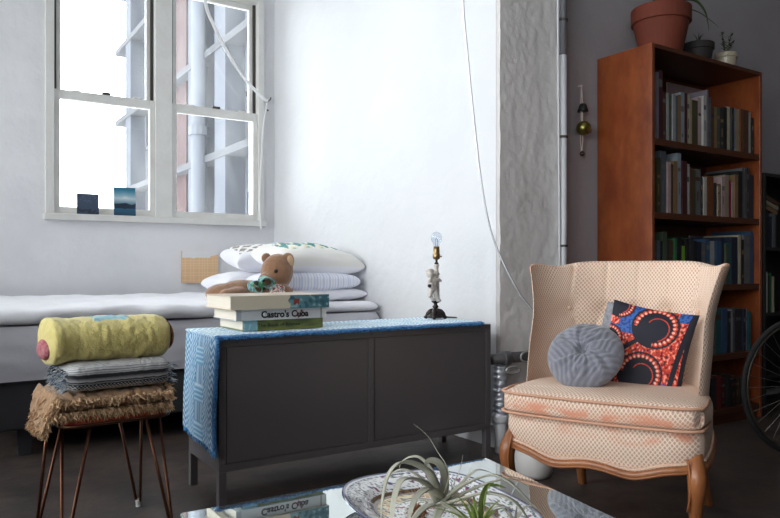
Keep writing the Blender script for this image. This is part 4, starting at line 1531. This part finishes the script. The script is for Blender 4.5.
# ------------------------------------------------------------------ platter
PX_, PY_ = .965, 1.285
pl = empty('platter', 'large blue rimmed porcelain platter with flowers and gold scrolls on the glass table', 'platter', (PX_, PY_, TT + .001), math.radians(-8))
HA, HB = .186, .262


def sup(a, n): 
    c, s = math.cos(a), math.sin(a)
    return (math.copysign(abs(c) ** (2 / n), c), math.copysign(abs(s) ** (2 / n), s))


prof = [(0, .006), (.3, .006), (.55, .006), (.66, .009), (.70, .014), (.80, .026), (.90, .033), (.98, .038), (1.0, .039)]


def pz(r):
    for (r0, z0), (r1, z1) in zip(prof, prof[1:]):
        if r <= r1: return z0 + (z1 - z0) * (r - r0) / (r1 - r0)
    return prof[-1][1]


def plate_c(r, a):
    x = r * math.cos(a) * 12; y = r * math.sin(a) * 12
    arc = a * 7
    if r > .975: return (34, 44, 88)
    if r > .955: return (214, 214, 220)
    if r > .70:
        n = nz(arc * 1.7, r * 12, 1); n2 = nz(arc * 2.6, r * 19, 7); n3 = nz(arc * 3.6, r * 28, 13)
        if n > .36: return (120, 50, 80) if n2 > 0 else (48, 62, 120)
        if n3 > .36: return (70, 100, 80)
        if n3 < -.40: return (40, 50, 84)
        if abs(n2) < .014: return (78, 74, 92)
        if r > .93: return (60, 70, 110) if math.sin(arc * 24) > 0 else (210, 210, 216)
        return (230, 229, 231)
    if r > .62:
        return (128, 96, 50) if math.sin(arc * 16 + math.sin(r * 90)) > -.2 else (52, 44, 60)
    if r > .48:
        n = nz(x * 1.2, y * 1.2, 4)
        return (188, 150, 80) if n > .1 else ((90, 62, 40) if n < -.2 else (214, 200, 160))
    n = nz(x * 1.4, y * 1.4, 8); n2 = nz(x * 2.5, y * 2.5, 2)
    if n > .34: return (140, 60, 70)
    if n2 > .34: return (52, 70, 120)
    if n2 < -.36: return (96, 120, 80)
    return (226, 224, 222)


def pg(u, v):
    a = 2 * PI * u; cx_, sy_ = sup(a, 2.9)
    return (HA * v * cx_, HB * v * sy_, pz(v))


m_china = mat('glazed_china', vcol=True, rough=0.12, coat=0.4)
MB().grid(pg, 260, 90, cf=lambda u, v: plate_c(v, 2 * PI * u), wu=True).build('dish', m_china, pl, smooth=True, solid=(.005, -1))

# ------------------------------------------------------------------ air plants
m_leaf = mat('silver_green_leaf', (186, 184, 170), 0.75, bump=((60, 0.2),), var=(14, 0.7, (152, 152, 134)))
m_leafg = mat('fresh_green_leaf', (132, 152, 70), 0.6, var=(14, 0.7, (92, 116, 52)))


def leaf(mb, pts, w0, n=9, curl=.5, tipk=1.0):
    """tapered channelled leaf following pts"""
    sp = spline(pts, n); N = len(sp)
    o = len(mb.v)
    up = None
    K = 6
    for i, p_ in enumerate(sp):
        t = (sp[min(i + 1, N - 1)] - sp[max(i - 1, 0)]).normalized()
        if up is None:
            up = Vector((0, 0, 1)) - t * t.z
            if up.length < .2: up = Vector((0, -1, 0)) - t * t.dot(Vector((0, -1, 0)))
            up.normalize()
        sd = t.cross(up).normalized(); up = sd.cross(t).normalized()
        f = i / (N - 1)
        w = w0 * ((1 - f) ** .75) * (1 if f > .04 else .9) + .0006
        for k in range(K):
            a = 2 * PI * k / K
            q_ = p_ + sd * math.cos(a) * w + up * (math.sin(a) * w * .22 + curl * w * (abs(math.cos(a)) ** 2))
            mb.v.append(tuple(q_))
    for i in range(N - 1):
        for k in range(K):
            a = o + i * K + k; b = o + i * K + (k + 1) % K
            mb.addf((a, b, b + K, a + K))
    mb.addf(tuple(o + k for k in range(K))[::-1]); mb.addf(tuple(o + (N - 1) * K + k for k in range(K)))
    return mb


def plant_obj(label, base, leaves, m, group='air plants lying on the platter'):
    r = empty('air_plant', label, 'air plant', base, 0, group)
    for pts, w in leaves:
        mb = MB()
        leaf(mb, [Vector(p_) - Vector(base) for p_ in pts], w * (1.55 if w > .006 else 1.4))
        mb.build('leaf', m, r, smooth=True)
    return r


def PL(lst, D0):
    return [P(a, b, D=D0 + dd) for a, b, dd in lst]


# the big curly one: centre about 1.72 m from the lens
b0 = P(440, 503, D=1.56)
D1 = 1.56
big = [
    (PL([(437, 500, 0), (428, 474, -.03), (405, 463, -.06), (390, 474, -.09), (383, 500, -.11), (381, 524, -.12)], D1), .0090),
    (PL([(436, 502, 0), (424, 484, -.05), (404, 480, -.10), (395, 498, -.14), (393, 520, -.16), (396, 534, -.17)], D1), .0080),
    (PL([(438, 498, .02), (432, 472, .05), (420, 458, .07), (408, 458, .08), (400, 466, .09), (403, 480, .09)], D1), .0035),
    (PL([(442, 500, .02), (443, 474, .02), (437, 462, .01), (427, 461, .0), (423, 472, -.01)], D1), .0085),
    (PL([(443, 498, 0), (449, 478, 0), (446, 464, 0), (438, 452, .01), (428, 436, .02), (414, 424, .03)], D1), .0028),
    (PL([(441, 500, 0), (430, 490, -.06), (417, 498, -.10), (410, 516, -.12), (408, 532, -.13)], D1), .0085),
    (PL([(445, 502, 0), (464, 486, -.03), (490, 476, -.05), (508, 482, -.07), (524, 496, -.09), (540, 512, -.10)], D1), .0075),
    (PL([(445, 504, 0), (468, 492, .02), (494, 482, .04), (514, 480, .05), (530, 488, .05)], D1), .0050),
    (PL([(444, 506, 0), (462, 500, -.05), (486, 494, -.09), (510, 500, -.12), (524, 514, -.14), (530, 528, -.15)], D1), .0085),
    (PL([(446, 500, 0), (458, 488, .03), (472, 474, .05), (480, 470, .06), (494, 474, .07)], D1), .0045),
    (PL([(447, 500, 0), (454, 484, 0), (460, 470, 0), (463, 455, 0)], D1), .0016),
    (PL([(446, 502, 0), (456, 490, .02), (466, 478, .04), (471, 468, .05)], D1), .0016),
    (PL([(440, 506, 0), (426, 508, -.05), (414, 520, -.10), (410, 536, -.13)], D1), .0075),
    (PL([(442, 506, -.01), (440, 512, -.06), (434, 524, -.11), (428, 540, -.14)], D1), .0090),
    (PL([(438, 498, 0), (420, 478, .02), (402, 470, .03), (388, 478, .03), (384, 492, .02)], D1), .0045),
    (PL([(443, 504, 0), (452, 510, -.06), (462, 520, -.10), (470, 536, -.13)], D1), .0080),
    (PL([(436, 503, 0), (420, 500, .04), (404, 502, .05), (392, 510, .05)], D1), .0050),
    (PL([(444, 505, 0), (470, 506, .0), (492, 504, -.02), (512, 510, -.03), (528, 520, -.04)], D1), .0040),
]
plant_obj('large silvery air plant with long curling leaves on the platter', b0, big, m_leaf)
b1_ = P(478, 520, D=1.45); D2 = 1.45
green = [(PL([(478 + dx * .2, 524, 0), (478 + dx * .55, 505 + .2 * abs(dx), dz), (478 + dx, yy, dz * 2)], D2), w) for dx, yy, dz, w in
         ((-34, 502, -.03, .0036), (-20, 496, .02, .0034), (-12, 500, -.04, .0040), (-5, 494, .03, .0030), (10, 484, .02, .0030), (22, 500, -.04, .0030), (30, 508, .03, .0030), (-44, 508, .02, .0030))]
green.append((PL([(480, 524, 0), (480, 500, 0), (486, 486, .01), (496, 485, .02), (506, 488, .03)], D2), .0048))
green.append((PL([(478, 524, 0), (483, 504, .01), (488, 487, .01), (494, 484, .02)], D2), .0040))
plant_obj('smaller fresh green air plant in front of the silvery one', b1_, green, m_leafg)
b2_ = P(516, 520, D=1.47); D3 = 1.47
sm = [(PL([(514, 524, 0), (514 + dx * .5, 510 + k, dz), (514 + dx, yy, dz * 2)], D3), .0022) for dx, yy, dz, k in
      ((-26, 512, -.02, -3), (-12, 504, .02, 0), (18, 506, .03, -2), (30, 514, -.02, -4), (4, 500, .0, 0), (24, 518, .04, -3))]
plant_obj('thin wispy grey air plant at the rim of the platter beside the green one', b2_, sm, m_leaf)
# dried root ball of the big plant
mb = MB(); rb2 = random.Random(11)
bc = P(418, 500, D=1.60) 
bc.z = TT + .022
for i in range(150):
    tuft(mb, (rb2.gauss(0, .008), rb2.gauss(0, .008), rb2.gauss(0.004, .005)), (rb2.gauss(0, 1), rb2.gauss(0, 1), rb2.gauss(0, .7)), rb2.uniform(.012, .026), .0016, (120, 80, 56), .6, rb2)
o = mb.build('dried_moss', mat('dried_roots', (126, 88, 64), 0.95), loc=bc)
tag(o, 'clump of dried brown moss in the middle of the platter', 'moss', kind='stuff')
# ------------------------------------------------------------------ bookcase
QX0, QX1, QY0, QY1, QZ = 3.148, 4.19, 2.33, 2.69, 2.07
m_bc = mat('reddish_stained_wood', (118, 52, 22), 0.38, bump=((20, 0.1),), var=(4, 0.8, (92, 38, 16)), var2=(11, 0.6, (148, 80, 36)), stretch=(1, 1, 0.45), coat=0.15)
m_bcd = mat('stained_wood_edges', (82, 42, 22), 0.45, var=(6, 0.5, (72, 38, 20)), stretch=(.4, 1, 1))
bk = empty('bookcase', 'tall reddish brown wooden bookcase full of books behind the armchair', 'bookcase', ((QX0 + QX1) / 2, (QY0 + QY1) / 2, 0))
qx, qy = (QX0 + QX1) / 2, (QY0 + QY1) / 2
hx, hy = (QX1 - QX0) / 2, (QY1 - QY0) / 2
for s in (-1, 1): MB().bx(*sorted((s * hx, s * (hx - .022))), -hy, hy, 0, QZ).build('side_panel', m_bc, bk, bevel=.0015)
MB().bx(-hx + .022, hx - .022, -hy, hy, QZ - .022, QZ).build('top_panel', m_bcd, bk, bevel=.0015)
MB().bx(-hx + .022, hx - .022, hy - .008, hy, .08, QZ - .022).build('back_panel', m_bcd, bk)
SH = [1.575, 1.188, .80, .40, .085]
for z in SH: MB().bx(-hx + .022, hx - .022, -hy + .004, hy - .008, z - .034, z).build('shelf', m_bcd, bk, bevel=.0015)
MB().bx(-hx + .022, hx - .022, -hy + .02, -hy + .035, 0, .05).build('plinth', m_bcd, bk)

COL = dict(black=(30, 30, 32), charcoal=(54, 54, 58), grey=(122, 122, 124), silver=(176, 178, 182), white=(214, 212, 208), cream=(214, 202, 172), beige=(182, 164, 138),
           tan=(158, 124, 86), brown=(96, 66, 46), rust=(134, 76, 38), olive=(84, 80, 48), maroon=(84, 34, 40), crimson=(168, 36, 70), pink=(206, 178, 178), lilac=(150, 140, 154),
           blue=(58, 92, 132), navy=(36, 44, 68), teal=(46, 108, 116), slate=(106, 110, 118), sky=(164, 178, 190), green=(52, 124, 74), lime=(128, 186, 50), moss=(82, 96, 76), red=(142, 44, 38), yellow=(204, 168, 62))
m_pg = mat('shelf_book_pages', (150, 142, 126), 0.9)
cm = {}


def cmat(c):
    if c not in cm: cm[c] = mat('cover_' + c, tuple(v * .80 for v in COL[c]), 0.5, var=(9, .5, tuple(v * .56 for v in COL[c])))
    return cm[c]


rk = random.Random(21)
USED = set()


def shelf_row(items, z, shelfname, yfront, back, grp, x_of=None):
    """items: (px0, px1, ytop, colour)"""
    out = []
    for n, it in enumerate(items):
        px0, px1, yt, c = it[:4]
        a = P(px0, 100, Y=yfront); b = P(px1, 100, Y=yfront)
        top = P((px0 + px1) / 2, yt, Y=yfront).z
        out.append([a.x, b.x - .0012, top - z, c, it[4] if len(it) > 4 else None])
    labels = []
    for n, (x0, x1, h, c, extra) in enumerate(out):
        w = x1 - x0
        size = ('slim' if w < .020 else ('thick' if w > .036 else 'medium'))
        tall = ('tall' if h > .285 else ('short' if h < .20 else ''))
        L = out[n - 1][3] if n else None; R = out[n + 1][3] if n + 1 < len(out) else None
        nb = f'between {L} and {R} ones' if L and R else (f'at the end beside a {R or L} one')
        base = ' '.join(q for q in (size, tall, c, 'book') if q)
        lab = f'{base} on the {shelfname} shelf, {nb}'
        labels.append(lab)
    words_ = 'first second third fourth fifth sixth seventh eighth ninth tenth eleventh twelfth'.split()
    for n, lab in enumerate(labels):
        if labels.count(lab) > 1 or lab in USED:
            c = out[n][3]
            k = sum(1 for j in range(n) if out[j][3] == c)
            labels[n] = None
            lab = f'{words_[k]} {c} book from the pillar side on the {shelfname} shelf'
        USED.add(lab); labels[n] = lab
    for n, (x0, x1, h, c, extra) in enumerate(out):
        w = x1 - x0; d = min(h * .78, .27); yf = rk.uniform(0, .012)
        mb = MB(); t = min(.002, w * .15)
        mb.mark(0)
        mb.bx(0, t, 0, d, 0, h).bx(w - t, w, 0, d, 0, h).bx(t, w - t, 0, t, 0, h)
        mb.mark(1)
        mb.bx(t, w - t, t, d - .003, .003, h - .004)
        mb.mark(2)
        if w > .014 and rk.random() < .4:
            hz = h * rk.uniform(.62, .8)
            mb.bx(w * .12, w * .88, -.0006, 0, hz, hz + h * rk.uniform(.05, .12))
            if rk.random() < .5: mb.bx(w * .3, w * .7, -.0006, 0, h * .14, h * .2)
            if rk.random() < .5: mb.bx(w * .36, w * .64, -.0006, 0, h * .32, h * .52)
        acc = cmat(extra or rk.choice(['tan', 'grey', 'brown', 'charcoal', 'slate']))
        o = mb.build('book', [cmat(c), m_pg, acc], loc=(x0, yfront + yf, z + .0006))
        tag(o, labels[n], 'book', grp)


ROW1 = [(657, 659.3, 72, 'lilac'), (659.5, 663.8, 70, 'maroon'), (664, 667.8, 92, 'brown'), (668, 670.3, 92.5, 'silver'), (670.5, 672.8, 94, 'moss'), (673, 675.8, 94.5, 'silver'), (676, 678.3, 96, 'slate'),
        (678.5, 681.3, 95, 'tan'), (681.5, 685.5, 92.5, 'sky'), (686, 688.8, 93, 'maroon'), (689, 691.6, 94, 'cream'), (692, 693.8, 98, 'beige'), (694, 699.8, 100, 'olive'), (700, 703.3, 97, 'pink'), (703.5, 706.6, 96, 'white'),
        (707, 708.8, 90, 'lilac'), (709, 712.8, 97, 'slate'), (713, 715.8, 107, 'brown'), (716, 718.8, 107, 'tan'), (719, 721.8, 107, 'moss'), (722, 725.6, 108, 'charcoal'), (726, 728.8, 107, 'black'),
        (729, 731.8, 106.5, 'cream'), (732, 734.3, 108, 'charcoal'), (734.5, 736.8, 108, 'sky'), (737, 740.8, 109, 'beige'), (741, 743.3, 109, 'rust'), (743.5, 748.8, 110, 'brown'), (749, 752, 112, 'white'), (752.3, 754.3, 118, 'black')]
ROW2 = [(657, 661, 158, 'olive'), (661.5, 667.5, 151, 'slate'), (668, 671.5, 162, 'pink'), (672, 674.8, 164, 'brown'), (675, 678.8, 161, 'tan'), (679, 682.6, 153, 'sky'), (683, 687.8, 161, 'maroon'),
        (688, 691, 164, 'white'), (691.3, 693.8, 168, 'brown'), (694, 696.8, 170, 'olive'), (697, 702.6, 169, 'grey'), (703, 704.8, 177, 'charcoal'), (705, 708, 177, 'white'), (708.3, 714.6, 176, 'rust'), (715, 717.6, 183, 'charcoal'),
        (718, 719.8, 186, 'beige'), (720, 722.3, 184, 'tan'), (722.5, 725.8, 177, 'pink'), (726, 729.8, 175, 'beige'), (730, 732.8, 181, 'crimson'), (733, 735, 182, 'pink'), (735.3, 738.8, 175, 'tan', 'blue'),
        (739, 743.3, 171, 'black'), (743.6, 746.8, 168, 'grey'), (747, 749.8, 168, 'charcoal'), (750, 754, 175, 'navy'), (754.3, 758, 177, 'moss', 'cream')]
ROW3 = [(657.2, 660.6, 240.5, 'slate'), (661, 663.3, 241, 'black'), (663.5, 667.7, 232, 'moss'), (668, 670.3, 240, 'charcoal'), (670.5, 674.7, 240, 'brown'), (675.9, 678.3, 238.5, 'green'), (678.6, 683, 237, 'black', 'beige'),
        (683.6, 686.3, 246, 'lime'), (686.6, 690, 239, 'black', 'teal'), (690.3, 693.8, 238, 'charcoal'), (694, 696.8, 241, 'black', 'tan'), (697, 701.5, 242, 'navy'), (702, 706, 242, 'slate'), (706.8, 710.6, 239, 'blue'), (711, 715.4, 241, 'silver'),
        (716.8, 721.8, 241, 'blue'), (722, 725.8, 238, 'navy', 'blue'), (726, 728.8, 244, 'moss'), (729, 731.8, 243, 'teal'), (732, 737.8, 237, 'navy'), (738, 739.3, 258, 'sky'), (739.5, 741.8, 235, 'cream'), (742, 744.3, 240, 'black'),
        (744.5, 750.2, 235.5, 'grey'), (750.6, 754.2, 231, 'blue', 'yellow'), (754.5, 756.8, 233, 'navy', 'red')]
ROW4 = [(702, 706, 311, 'charcoal'), (706.5, 711, 309, 'navy'), (711.4, 716, 312, 'grey'), (716.5, 722.6, 309, 'teal'), (723, 728.3, 309, 'blue'), (728.6, 730.8, 311, 'black'), (731, 733.3, 310, 'silver'), (733.6, 736.6, 309, 'slate'), (737, 743.3, 309, 'charcoal'), (743.8, 746.2, 309, 'navy'), (746.5, 748.5, 309, 'sky'), (749, 751.5, 312, 'teal')]
ROW5 = [(702, 707, 376, 'maroon'), (707.5, 711, 379, 'black'), (711.5, 717, 378, 'charcoal'), (717.5, 722, 376, 'red'), (722.5, 727, 378, 'maroon'), (727.5, 731, 375, 'charcoal'), (731.5, 737, 379, 'black'), (737.5, 741, 376, 'brown'), (741.5, 746, 378, 'charcoal'), (746.5, 749, 380, 'navy')]
YF = QY0 + .03
shelf_row(ROW1, SH[0], 'top', YF, 0, 'books on the top shelf of the wooden bookcase')
shelf_row(ROW2, SH[1], 'second', YF, 0, 'books on the second shelf of the wooden bookcase')
shelf_row(ROW3, SH[2], 'third', YF, 0, 'books on the third shelf of the wooden bookcase')
shelf_row(ROW4, SH[3], 'fourth', YF, 0, 'books on the fourth shelf of the wooden bookcase')
shelf_row(ROW5, SH[4], 'lowest', YF, 0, 'books on the lowest shelf of the wooden bookcase')


def back_book(label, px0, px1, yt, z, c):
    """large thin book standing behind the row with its cover facing out"""
    y = QY1 - .035
    a = P(px0, 100, Y=y).x; b = P(px1, 100, Y=y).x; h = P((px0 + px1) / 2, yt, Y=y).z - z
    mb = MB(); mb.mark(0); mb.bx(0, b - a, 0, .002, 0, h).bx(0, b - a, .011, .013, 0, h).bx(0, .002, .002, .011, 0, h)
    mb.mark(1); mb.bx(.002, b - a - .002, .002, .011, .003, h - .003)
    tag(mb.build('book', [cmat(c), m_pg], loc=(a, y, z + .0006)), label, 'book', 'books standing face out behind the rows')


back_book('large pale picture book facing out behind the top shelf row', 668, 705, 86.5, SH[0], 'pink')
back_book('large silver book facing out behind the second shelf row, near the pillar', 666, 686, 158.5, SH[1], 'silver')
back_book('large white book facing out behind the rust and tan books, second shelf', 706, 735, 177, SH[1], 'white')
back_book('bright green book facing out behind the third shelf row', 666, 687, 236.5, SH[2], 'green')
back_book('large lilac grey book facing out behind the third shelf row', 690, 713, 236, SH[2], 'lilac')

# second, black bookcase beyond
m_blk = mat('black_shelf_paint', (30, 29, 30), 0.5)
RX0, RX1, RZ_ = 4.215, 5.30, 1.47
b2k = empty('bookcase', 'lower black bookcase standing beyond the wooden one, half cut off', 'bookcase', ((RX0 + RX1) / 2, qy, 0))
h2x = (RX1 - RX0) / 2
for s in (-1, 1): MB().bx(*sorted((s * h2x, s * (h2x - .02))), -hy, hy, 0, RZ_).build('side_panel', m_blk, b2k)
MB().bx(-h2x + .02, h2x - .02, hy - .006, hy, .05, RZ_ - .02).build('back_panel', m_blk, b2k)
S2 = [RZ_, 1.02, .62, .24]
for z in S2: MB().bx(-h2x + .02, h2x - .02, -hy + .002, hy - .006, z - .02, z).build('shelf', m_blk, b2k)


def simple_book(label, loc, size, rot, c, grp):
    w, d, h = size; t = .0022
    mb = MB(); mb.mark(0); mb.bx(0, t, 0, d, 0, h).bx(w - t, w, 0, d, 0, h).bx(t, w - t, 0, t, 0, h)
    mb.mark(1); mb.bx(t, w - t, t, d - .003, .003, h - .003)
    tag(mb.build('book', [cmat(c), m_pg], loc=loc, rot=rot), label, 'book', grp)


g2 = 'books in the black bookcase'
x = RX0 + .03
for i, (w, h, c, lab) in enumerate(((.035, .20, 'charcoal', 'thick charcoal book upright at the near end of the black bookcase upper shelf'),
                                    (.028, .22, 'black', 'black book upright in the black bookcase, second on its upper shelf'),
                                    (.030, .19, 'navy', 'navy book upright in the black bookcase upper shelf, under the leaning tan ones'),
                                    (.034, .21, 'slate', 'slate book upright in the black bookcase upper shelf, near the frame edge'))):
    simple_book(lab, (x, QY0 + .03, S2[1] + .001), (w, .16, h), (0, 0, 0), c, g2); x += w + .008
zt_ = S2[1] + .26
for i, (c, lab) in enumerate((('tan', 'tan book slanting at the bottom of the leaning pile in the black bookcase'), ('beige', 'beige book slanting in the middle of the leaning pile, black bookcase'), ('brown', 'brown book slanting on top of the leaning pile, black bookcase'))):
    mb = MB(); mb.mark(0); mb.bx(0, .17, 0, .15, 0, .002).bx(0, .17, 0, .15, .022, .024).bx(0, .17, 0, .002, .002, .022)
    mb.mark(1); mb.bx(.003, .167, .002, .147, .002, .022)
    tag(mb.build('book', [cmat(c), m_pg], loc=(RX0 + .035 + i * .012, QY0 + .03, zt_ - .015 + i * .028), rot=(0, math.radians(14), 0)), lab, 'book', g2)
x = RX0 + .03
for i, (w, h, c, lab) in enumerate(((.030, .25, 'beige', 'wide beige grey book on the middle shelf of the black bookcase'), (.010, .24, 'black', 'slim black book beside the beige one on the black bookcase middle shelf'),
                                    (.014, .25, 'white', 'slim white book on the middle shelf of the black bookcase'), (.022, .23, 'charcoal', 'charcoal book between white and green ones, black bookcase middle shelf'),
                                    (.018, .24, 'green', 'green book on the middle shelf of the black bookcase'), (.026, .22, 'cream', 'cream book beside the green one on the black bookcase middle shelf'))):
    simple_book(lab, (x, QY0 + .03, S2[2] + .001), (w, .17, h), (0, 0, 0), c, g2); x += w + .003

# ------------------------------------------------------------------ pots on the bookcase
m_terra = mat('terracotta', (108, 46, 28), 0.8, bump=((30, 0.2),), var=(8, 0.5, (90, 40, 26)))
m_soil = mat('potting_soil', (42, 34, 28), 1.0, bump=((60, 0.8),))
m_dleaf = mat('dark_green_leaf', (58, 74, 42), 0.45)


def pot(label, cx_, cy_, r_top, r_bot, h, m, rim=.05, saucer=False):
    r = empty('potted_plant', label, 'potted plant', (cx_, cy_, QZ + .0008))
    prof_ = [(r_bot * .2, .0), (r_bot, 0), (r_top * .93, h - rim), (r_top, h - rim), (r_top * 1.01, h - .004), (r_top * .97, h), (r_top * .88, h - .004), (r_top * .84, h - rim), (r_bot * .8, .02), (.001, .02)]
    MB().lathe(prof_, (0, 0, 0), 40, caps=False).build('pot', m, r, smooth=False, bevel=.003)
    MB().lathe([(.001, h - rim * .7), (r_top * .84, h - rim * .75)], (0, 0, 0), 32, caps=False).build('soil', m_soil, r, smooth=True)
    return r


t = P(661, 25, Y=2.51)
r = pot('big terracotta pot with drooping leaves on the bookcase corner', t.x, 2.51, .162, .105, .290, m_terra, .085)
lv = [([(0, 0, .25), (.08, -.06, .33), (.15, -.11, .335), (.205, -.14, .27), (.225, -.15, .165)], .022),
      ([(0, 0, .25), (.10, -.05, .30), (.18, -.10, .285), (.24, -.14, .24), (.29, -.17, .195)], .008),
      ([(0, 0, .29), (-.03, -.03, .40), (-.06, -.05, .52), (-.05, -.06, .62)], .024), ([(0, 0, .29), (.03, .03, .42), (.06, .05, .55), (.12, .05, .64)], .024),
      ([(0, 0, .29), (-.06, .03, .38), (-.13, .03, .46), (-.20, .02, .50)], .022), ([(0, 0, .29), (.0, -.05, .40), (.03, -.1, .5), (.08, -.14, .56)], .022), ([(0, 0, .29), (-.02, -.02, .34), (-.05, -.06, .37), (-.06, -.09, .36)], .012)]
for pts, w in lv:
    leaf(MB(), pts, w) if 0 else None
    mb = MB(); leaf(mb, pts, w, curl=.3); mb.build('leaf', m_dleaf, r, smooth=True)
t = P(698, 50, Y=2.50)
r = pot('small dark grey pot between the terracotta pot and the pale pot', t.x, 2.50, .090, .062, .148, mat('dark_clay', (46, 42, 40), 0.7), .04)
for a_ in range(5):
    mb = MB(); leaf(mb, [(0, 0, .13), (.012 * math.cos(a_ * 1.3), .012 * math.sin(a_ * 1.3), .185), (.03 * math.cos(a_ * 1.3), .03 * math.sin(a_ * 1.3), .205)], .006); mb.build('leaf', m_dleaf, r, smooth=True)
t = P(726, 55, Y=2.50)
r = pot('small pale cream pot with a leafy sprig on the bookcase', t.x, 2.50, .066, .046, .138, mat('pale_glazed_clay', (176, 166, 146), 0.3), .03)
rl = random.Random(4)
for sx, sy, L_ in ((-.045, 0, .135), (.045, -.01, .14), (.0, .02, .09), (.075, .0, .10)):
    tip = Vector((sx, sy, .13 + L_))
    st_ = MB().tube([(0, 0, .11), (sx * .4, sy * .4, .12 + L_ * .5), tuple(tip)], .0022, 5).build('stem', m_dleaf, r, smooth=True)
    for k in range(9):
        f = .35 + .65 * k / 8
        p_ = Vector((sx * f, sy * f, .125 + L_ * f))
        a_ = k * 2.4
        dr = Vector((math.cos(a_), math.sin(a_), .5))
        mb = MB(); leaf(mb, [p_, p_ + dr * .010, p_ + dr * .022], .0075, n=4, curl=.2); mb.build('leaf', m_dleaf, st_, smooth=True)

# ------------------------------------------------------------------ bicycle
bx0 = P(803, 384, D=3.36)
WR = .335
bang = math.atan2(-.36, .93)
bi = empty('bicycle', 'bicycle with a thin spoked wheel parked beside the bookcases', 'bicycle', (bx0.x, bx0.y, 0), bang)
m_tyre = mat('black_tyre', (34, 33, 33), 0.8)
m_rim = mat('dull_rim', (104, 96, 88), 0.35, 0.7)
m_bik = mat('bicycle_paint', (34, 34, 38), 0.3)


def ring(mb, r, rt, n=72, m_=8, cx_=0, cz=WR):
    mb.tube([(cx_ + r * math.cos(2 * PI * k / n), 0, cz + r * math.sin(2 * PI * k / n)) for k in range(n)], rt, m_, closed=True); return mb


wheel_parts = []
w1_ = ring(MB(), WR - .0125, .0125).build('tyre', m_tyre, bi, smooth=True)
w2b = ring(MB(), WR - .030, .0075).build('rim', m_rim, bi, smooth=True)
w3_ = MB().tube([(0, -.035, WR), (0, .035, WR)], .016, 12).build('hub', m_rim, bi)
mb = MB()
for k in range(32):
    a_ = 2 * PI * k / 32; s = 1 if k % 2 else -1; a2 = a_ + (.5 if (k // 2) % 2 else -.5)
    mb.tube([(.016 * math.cos(a2), s * .028, WR + .016 * math.sin(a2)), ((WR - .034) * math.cos(a_), 0, WR + (WR - .034) * math.sin(a_))], .0011, 4, caps=False)
w4_ = mb.build('spokes', mat('spoke_wire', (150, 146, 140), 0.3, 0.8), bi)
WB = 1.02
for o in (w1_, w2b, w3_, w4_):
    c = o.copy(); C.objects.link(c); c.parent = bi; c.location = (WB, 0, 0)
mb = MB()
for s in (-1, 1): mb.tube([(0, s * .045, WR), (.05, s * .045, WR + .30), (.11, s * .02, WR + .42)], .009, 8)
mb.tube([(.11, -.02, WR + .42), (.11, .02, WR + .42)], .014, 8)
mb.build('fork', m_bik, bi, smooth=True)
hd_t = (.165, 0, WR + .56); hd_b = (.12, 0, WR + .44); bbp = (.60, 0, .29); stp = (.74, 0, .80)
mb = MB().tube([hd_b, hd_t], .018, 10).tube([hd_b, bbp], .016, 10).tube([hd_t, (.725, 0, .76)], .014, 10).tube([bbp, stp], .015, 10)
for s in (-1, 1): mb.tube([bbp, (WB, s * .05, WR)], .009, 8).tube([(.72, 0, .74), (WB, s * .05, WR)], .008, 8)
mb.build('frame', m_bik, bi, smooth=True)
MB().tube([hd_t, (.18, 0, WR + .62), (.13, 0, WR + .65)], .012, 8).build('stem', m_rim, bi, smooth=True)
MB().tube(spline([(.20, -.24, WR + .64), (.13, -.12, WR + .66), (.13, 0, WR + .65), (.13, .12, WR + .66), (.20, .24, WR + .64)], 5), .011, 8).build('handlebar', m_bik, bi, smooth=True)
MB().tube([stp, (.75, 0, .86)], .012, 8).build('seat_post', m_rim, bi)
MB().grid(lambda u, v: (.60 + .27 * u, (-1 + 2 * v) * (.018 + .055 * u ** 1.6), .885 - .018 * (-1 + 2 * v) ** 2 + .012 * u), 14, 10).build('saddle', m_tyre, bi, smooth=True, solid=(.025, -1))
MB().tube([(.60, -.012, .29), (.60, .012, .29)], .09, 24).build('chainring', m_rim, bi)
mb = MB().tube([(.60, -.03, .29), (.70, -.045, .18)], .009, 8).tube([(.60, .03, .29), (.50, .045, .40)], .009, 8)
mb.build('crank', m_rim, bi)
